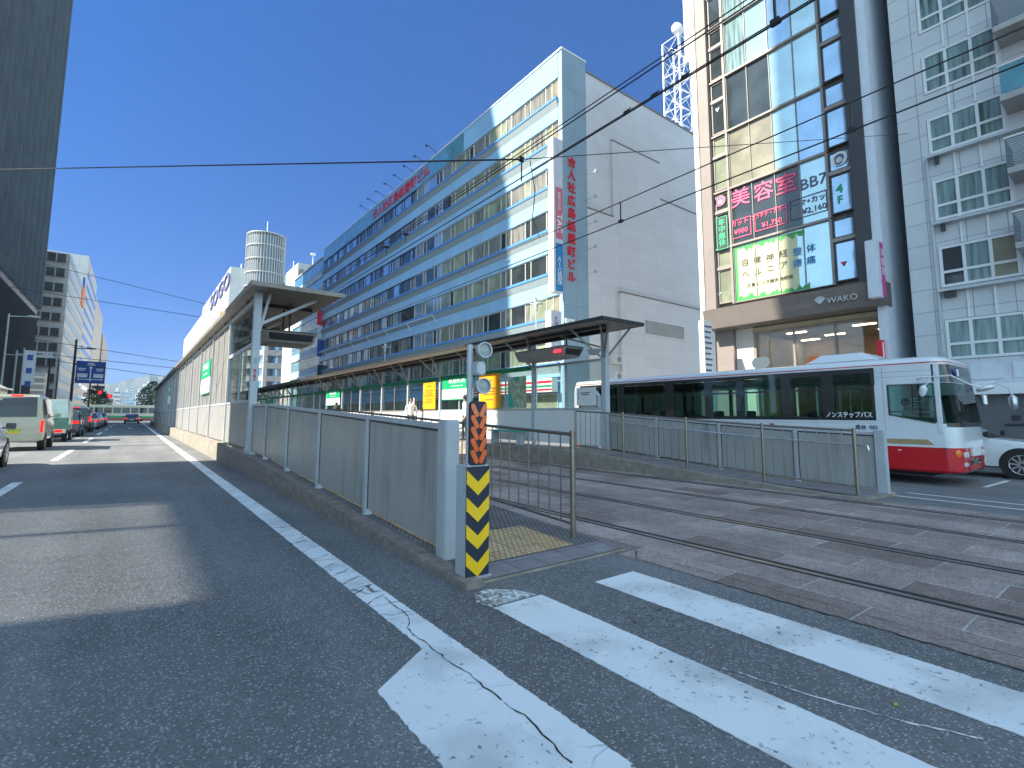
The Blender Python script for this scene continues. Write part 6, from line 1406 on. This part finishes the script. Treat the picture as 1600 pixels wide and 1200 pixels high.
person('person in dark clothes standing on the far platform in front of the middle green sign', (9.98, 30.6, .38), 2.2, 'cloth_dark', 'cloth_navy')
person('person in a white top with dark trousers waiting left of the large green sign', (9.98, 20.4, .38), 2.6, 'cloth_white', 'cloth_dark')
person('person in a white shirt standing right behind the orange reflectors of the marker post', (9.98, 15.9, .38), 1.2, 'cloth_white', 'cloth_dark')
r = person('bus driver in a white shirt sitting behind the side window of the bus', (15.75, 4.15, .0), math.pi, 'cloth_white', 'cloth_navy', seated=True); r.location.z = .22
r.location.z = .15; r.scale = (.95,) * 3

# ================================================================== STREET FURNITURE, SIGNALS, WIRES
def blade_lamp(px, py, x, s_, label):
    c = gx(px, py, x); t = thing('street_lamp', (x, c.y, -.1), label, 'street lamp', 'three bladed street lamps')
    m_ = MB(); m_.tube((x, c.y, -.1), (x, c.y, c.z - .3 * s_), .09 * s_, 10, r1=.07 * s_); m_.tube((x, c.y, c.z - .9 * s_), (x, c.y, c.z - .3 * s_), .12 * s_, 10, r1=.20 * s_); m_.build('pole', 'lamp_post', t, smooth=1)
    m_ = MB(); m_.prism([(c.y - .3 * s_, c.z - .3 * s_), (c.y + .28 * s_, c.z - .3 * s_), (c.y + .05, c.z + .45 * s_)], x - .18 * s_, x + .18 * s_, axis=0); m_.build('cap', 'lamp_post', t)
    for (dx, dy, dz) in ((-.3, 1.9, .35), (-.4, -1.8, .15), (1.2, .4, .2)):
        m_ = MB(); a = Vector((x, c.y, c.z - .1)); b = a + Vector((dx, dy, dz)) * s_; mid = a.lerp(b, .45)
        m_.bar(tuple(a), tuple(mid), .05, .05); m_.hexa([tuple(mid + Vector(q) * s_) for q in ((-.12, 0, 0), (.12, 0, 0), (.04, (b - mid).y / s_, (b - mid).z / s_), (-.04, (b - mid).y / s_, (b - mid).z / s_), (-.16, 0, .10), (.16, 0, .10), (.04, (b - mid).y / s_, (b - mid).z / s_ + .03), (-.04, (b - mid).y / s_, (b - mid).z / s_ + .03))]) if abs(dy) > 1 else m_.bar(tuple(mid), tuple(b), .2 * s_, .08)
        m_.build('lamp_blade', 'lamp_post', t)
blade_lamp(838, 472, 20.0, .62, 'grey street lamp with three blade arms above the near end of the right shelter roof')
blade_lamp(602, 541, 20.0, .62, 'smaller bladed street lamp farther along, above the middle of the right shelter roof')
def pole(name, x, y, h_, r, label, cat, mat='dark_steel', group=None):
    t = thing(name, (x, y, .14 if x < -9 else 0), label, cat, group); m_ = MB(); m_.tube((x, y, .1), (x, y, h_), r, 10, r1=r * .75); m_.build('pole', mat, t, smooth=1); return t
# road sign gantry
Ys = 100.0
a, b = gy(120, 563, Ys), gy(166, 566, Ys); zb_ = gy(164, 600, Ys).z; xp = gy(113, 600, Ys).x
t = pole('sign_pole', xp, Ys, gy(114, 530, Ys).z, .20, 'dark mast with two arms beside the big blue road sign', 'sign post')
for z in (b.z - .6, zb_ + .5): m_ = MB(); m_.tube((xp, Ys, z), (b.x - .4, Ys, z), .09, 8); m_.build('arm', 'dark_steel', t)
m_ = MB(); m_.tube((xp, Ys, gy(114, 544, Ys).z), (xp + 2, Ys, gy(114, 544, Ys).z + .1), .07, 6); m_.box(xp + 1.3, xp + 2.4, Ys - .15, Ys + .15, gy(114, 544, Ys).z, gy(114, 544, Ys).z + .2); m_.build('lamp_arm', 'dark_steel', t)
t = thing('road_sign', ((a.x + b.x) / 2, Ys - .3, zb_), 'large blue direction sign with white arrows and two white boxes over the left lanes', 'road sign')
m_ = MB(); m_.box(a.x, b.x, Ys - .25, Ys - .15, zb_, b.z); m_.build('board', 'sign_blue', t)
xm, W_, H_ = (a.x + b.x) / 2, b.x - a.x, b.z - zb_; F_ = facing_y(Ys - .25)
m_ = MB(F_); m_.box(xm - .08, xm + .08, zb_ + .1 * H_, zb_ + .75 * H_, .003, .02); m_.box(xm - .38 * W_, xm + .38 * W_, zb_ + .16 * H_, zb_ + .16 * H_ + .12, .003, .018)
m_.prism([(xm - .25, zb_ + .68 * H_), (xm + .25, zb_ + .68 * H_), (xm, zb_ + .80 * H_)], .003, .022)
for s_ in (-1, 1): m_.prism([(xm + s_ * .38 * W_, zb_ + .11 * H_), (xm + s_ * .38 * W_, zb_ + .25 * H_), (xm + s_ * .43 * W_, zb_ + .18 * H_)], .003, .022)
m_.build('arrows', 'letter_white', t)
for s_ in (-1, 1): m_ = MB(F_); m_.box(xm + s_ * .27 * W_ - .17 * W_, xm + s_ * .27 * W_ + .17 * W_, zb_ + .26 * H_, zb_ + .44 * H_, .003, .012); m_.build('white_box', 'letter_white', t)
for (dx, dz, w2) in ((0, .90, .10), (0, .83, .14), (-.30, .66, .15), (-.30, .59, .1), (.30, .66, .13), (.30, .58, .1)): m_ = MB(F_); m_.box(xm + dx * W_ - w2 * W_, xm + dx * W_ + w2 * W_, zb_ + dz * H_ - .02 * H_, zb_ + dz * H_ + .02 * H_, .003, .01); m_.build('text_line', 'letter_white', t)
# signal
Y2 = 108.0
xp2 = gy(141, 600, Y2).x
t = pole('signal_pole', xp2, Y2, gy(141, 596, Y2).z, .16, 'dark signal mast with long arms right below the blue road sign', 'traffic signal')
for (px0, px1, py, lampx, lampy) in ((141, 164, 604, 155, 613), (141, 172, 617, 170, 619)):
    z = gy(px0, py, Y2).z; x1 = gy(px1, py, Y2).x; m_ = MB(); m_.tube((xp2, Y2, z), (x1, Y2, z), .09, 6); m_.build('arm', 'dark_steel', t)
    c = gy(lampx, lampy, Y2 - .4); m_ = MB(); m_.box(c.x - 1.1, c.x + .45, Y2 - .35, Y2 - .1, c.z - .3, c.z + .3); hs_ = m_.build('signal_head', 'dark_steel', t, bevel=.05)
    m_ = MB(); m_.disc((c.x + .1, Y2 - .36, c.z), (0, -1, 0), .27, 14, depth=.05); m_.build('red_light', 'signal_red', hs_)
m_ = MB(); m_.box(gy(153, 600, Y2).x, gy(164, 600, Y2).x, Y2 - .2, Y2 + .1, gy(150, 607, Y2).z, gy(150, 603, Y2).z); m_.build('name_board', 'dark_steel', t)
for i, (px, X_, lb) in enumerate(((73, -10.4, 'dark utility pole left of the blue road sign, nearer one of a pair'), (86, -10.6, 'dark utility pole left of the blue road sign, farther one of a pair'))):
    c = gx(px, 620, X_); t = pole('utility_pole', X_, c.y, gx(px, 555, X_).z, .17, lb, 'pole', 'lamp_post' if False else 'dark_steel', 'pair of dark poles')
c = gx(2, 600, -9.6); t = pole('street_lamp', -9.6, c.y, gx(2, 480, -9.6).z, .10, 'tall pale street lamp at the left edge with a horizontal arm', 'street lamp', 'lamp_post')
z = gx(4, 482, -9.6).z; m_ = MB(); m_.tube((-9.6, c.y, z - .2), (-7.6, c.y + .4, z), .05, 8); m_.lathe((-8.4, c.y + .3, z - .02), (1, .2, .02), [(.05, 0), (.14, .15), (.12, .8), (.03, .95)], 12); m_.build('lamp_arm', 'lamp_post', t, smooth=1)
z = gx(2, 551, -9.6).z; m_ = MB(); m_.tube((-9.6, c.y, z), (-7.9, c.y + .3, z), .035, 8); m_.build('banner_arm', 'lamp_post', t)
c = gy(46, 570, 62); t = thing('banner', (c.x, 62, 2), 'tall pale blue vertical banner beside the base of the dark tower', 'banner')
a, b = gy(39, 547, 62), gy(52, 602, 62); m_ = MB(); m_.box(a.x, b.x, 62, 62.08, b.z, a.z); m_.build('cloth', 'wall_blue_white', t); m_ = MB(); m_.tube((a.x - .05, 62.04, .14), (a.x - .05, 62.04, a.z + .2), .05, 8); m_.build('pole', 'lamp_post', t)
for k in range(3): m_ = MB(); m_.box(a.x + .2, b.x - .2, 61.985, 61.998, a.z - .9 - k * 1.2, a.z - .4 - k * 1.2); m_.build('printed_mark', 'sign_blue', t)
a, b = gy(53, 549, 66), gy(83, 559, 66); t = thing('name_board', ((a.x + b.x) / 2, 66, b.z), 'white street name board with a dark line of text above the box truck', 'sign')
m_ = MB(); m_.box(a.x, b.x, 66, 66.1, b.z, a.z); m_.build('board', 'white_board', t); text('紙屋町二丁目', (a.z - b.z) * .55, ((a.x + b.x) / 2, 65.99, (a.z + b.z) / 2), *RY, 'letter_slate', t, fat=.01); m_ = MB(); m_.tube((a.x - 1.2, 66.05, b.z + .2), (a.x, 66.05, b.z + .2), .05, 6); m_.tube((a.x - 1.2, 66.05, .14), (a.x - 1.2, 66.05, a.z), .09, 8); m_.build('pole', 'lamp_post', t)

def wire(pts, r, label, sag=0.0, cat='wire', group='overhead wires', mat='insulator', n=10, name='overhead_wire'):
    pts = [Vector(p) for p in pts]; out = []
    for a, b in zip(pts[:-1], pts[1:]):
        for k in range(n): s_ = k / n; q = a.lerp(b, s_); q.z -= sag * 4 * s_ * (1 - s_); out.append(q)
    out.append(pts[-1]); m_ = MB()
    for a, b in zip(out[:-1], out[1:]): m_.tube(a, b, r, 6, caps=False)
    return tag(m_.build(name, mat, origin=out[0]), label, cat, group)
for (X_, z1, z2, nm) in ((5.40, 6.03, 5.60, 'nearer track'), (8.30, 5.97, 5.53, 'farther track')):
    wire([(X_, -8, z1), (X_, 90, z1)], .011, 'upper suspension wire running along above the ' + nm, n=2); wire([(X_, -8, z2), (X_, 90, z2)], .012, 'lower contact wire running along above the ' + nm, n=2)
wire([(5.40, -8, 6.10), (5.40, 90, 6.10)], .009, 'thin second wire just above the suspension wire of the nearer track', n=2)
wire([(5.40, -4, 5.625), (5.40, 6.5, 5.625)], .008, 'thicker cable lying on the contact wire of the nearer track', n=2)
gi = 'wire clamps and hangers'
for (px, py) in ((978, 181), (1021, 157), (1069, 129)):
    c = gx(px, py, 5.4); m_ = MB(); m_.box(5.385, 5.415, c.y - .05, c.y + .035, 5.61, 5.65); m_.tube((5.4, c.y - .09, 5.66), (5.4, c.y + .06, 5.61), .010, 6); tag(m_.build('wire_clamp', 'insulator'), 'black clamp on the contact wire against the sky, ' + {978: 'lowest of three', 1021: 'middle of three', 1069: 'highest of three'}[px], 'clamp', gi)
for (X_, px, z0_, z1_, lb) in ((5.4, 1227, 5.62, 6.02, 'short vertical hanger in front of the top of the glass building'), (8.3, 969, 5.54, 5.96, 'short vertical hanger in front of the white end wall'), (8.3, 1338, 5.54, 5.96, 'short pale hanger in front of the dark column of the glass building')):
    c = gx(px, 300, X_); m_ = MB(); m_.tube((X_, c.y, z0_), (X_, c.y, z1_), .016, 6); m_.box(X_ - .03, X_ + .03, c.y - .05, c.y + .05, z0_ - .03, z0_ + .03); tag(m_.build('wire_hanger', 'insulator'), lb, 'hanger', gi)
pj = gx(815, 249, 5.4); pw = gx(1420, 209, 25.0); pl = gx(-260, 270, -9.4)
wire([tuple(pl), (pj.x, pj.y, pj.z)], .016, 'twisted span wire crossing the blue sky from the left edge to the office block', n=12, sag=.0)
wire([(pj.x, pj.y, pj.z), tuple(pw)], .009, 'thin span wire from the insulator to the dark column of the glass building', n=8)
t = pole('wire_pole', pl.x, pl.y, pl.z + .3, .14, 'pole left of the picture that carries the twisted span wire', 'pole', 'lamp_post')
t = thing('insulator', tuple(pj), 'black insulator with a short hanging rod where the span wire meets the track wires', 'insulator', gi)
m_ = MB(); m_.lathe(pj, (.2, 0, 1), [(.01, -.05), (.05, -.03), (.03, 0), (.05, .03), (.01, .05)], 10); m_.build('disc', 'insulator', t); m_ = MB(); m_.tube(tuple(pj - Vector((0, 0, .02))), tuple(pj - Vector((0, 0, .42))), .014, 6); m_.build('rod', 'insulator', t)
for (px, py, X_, lb) in ((604, 386, 5.4, 'left of two dark insulators in front of the blue window bands'), (634, 366, 5.4, 'right of two dark insulators in front of the blue window bands'), (793, 408, 8.3, 'pale cross shaped fitting in front of the sunlit window bands')):
    c = gx(px, py, X_); t = thing('insulator', tuple(c), lb, 'insulator', gi); s_ = c.y / 25; m_ = MB(); m_.lathe(c, (1, 0, .2), [(.01, -.2 * s_), (.09 * s_, -.12 * s_), (.05 * s_, 0), (.09 * s_, .12 * s_), (.01, .2 * s_)], 8); m_.build('disc', 'insulator' if X_ < 6 else 'lamp_post', t); m_ = MB(); m_.tube(c, c + Vector((0, 0, .45 * (1 if X_ > 6 else -.4))), .03 * s_, 6); m_.build('rod', 'insulator' if X_ < 6 else 'lamp_post', t)
wire([tuple(gx(828, 250, 5.4)), tuple(gx(836, 300, 5.6)), tuple(gx(832, 340, 5.9)), tuple(gx(843, 372, 8.3))], .008, 'loose cable hanging in a curve in front of the sunlit office windows', n=4)
for i, (p0, p1, Y_, lb) in enumerate(((((100, 420)), (330, 477), 34, 'highest thin wire in the sky right of the left blocks'), (((100, 462)), (330, 498), 46, 'second thin wire in the sky, below the highest one'), ((150, 545), (310, 570), 62, 'third thin wire low in the sky above the shelter'), ((160, 563), (300, 578), 76, 'fourth thin wire low in the sky above the shelter'), ((165, 575), (270, 590), 88, 'lowest thin wire right of the blue road sign'))):
    a, b = gy(*p0, Y_), gy(*p1, Y_); d = b - a; a2 = a - d * ((a.x + 10) / d.x if d.x else 0); wire([tuple(a2), tuple(b + d * .25)], .012 * Y_ / 30, lb, n=6)
# trees at the far junction
def tree(x, y, h_, label):
    t = thing('tree', (x, y, 0), label, 'tree', 'far street trees'); m_ = MB(); m_.tube((x, y, 0), (x, y, h_ * .5), .14, 6); m_.build('trunk', 'bark', t); rr = random.Random(int(x * 10)); m_ = MB()
    for k in range(420):
        an = rr.uniform(0, 6.28); r = h_ * .33 * rr.random() ** .5; zz = h_ * .32 + h_ * .68 * rr.random(); r *= math.sin(min(3.0, .5 + 2.5 * (zz - h_ * .32) / (h_ * .68))); c = Vector((x + r * math.cos(an), y + r * math.sin(an), zz)); q = Vector((rr.uniform(-1, 1), rr.uniform(-1, 1), rr.uniform(-1, 1))).normalized() * .28; p = q.orthogonal().normalized() * .22; m_.quad(tuple(c - q), tuple(c - p), tuple(c + q), tuple(c + p))
    m_.build('crown', 'leaf', t)
for (px, Y_, h_, lb) in ((228, 150, 8, 'dark green tree right of the crossing bus'), (236, 160, 10, 'taller green tree at the far end of the shelter'), (148, 150, 8, 'green tree behind the signal mast'), (160, 165, 7, 'smaller green tree below the red signals')):
    c = gy(px, 640, Y_); tree(c.x, Y_, h_, lb)

# ------------------------------------------------------------------ air: far things fade to blue
if HAZE:
    m = bpy.data.materials.new('haze'); m.use_nodes = True; nt = m.node_tree; nt.nodes.clear()
    out = nt.nodes.new('ShaderNodeOutputMaterial'); pv = nt.nodes.new('ShaderNodeVolumePrincipled')
    pv.inputs['Color'].default_value = (0.62, 0.78, 0.98, 1); pv.inputs['Density'].default_value = 0.00017; pv.inputs['Anisotropy'].default_value = 0.0
    nt.links.new(pv.outputs[0], out.inputs['Volume']); MATS['haze'] = m
    mb = MB(); mb.box(-1500, 1500, -200, 3600, -1.8, 260); tag(mb.build('haze', 'haze'), kind='stuff')
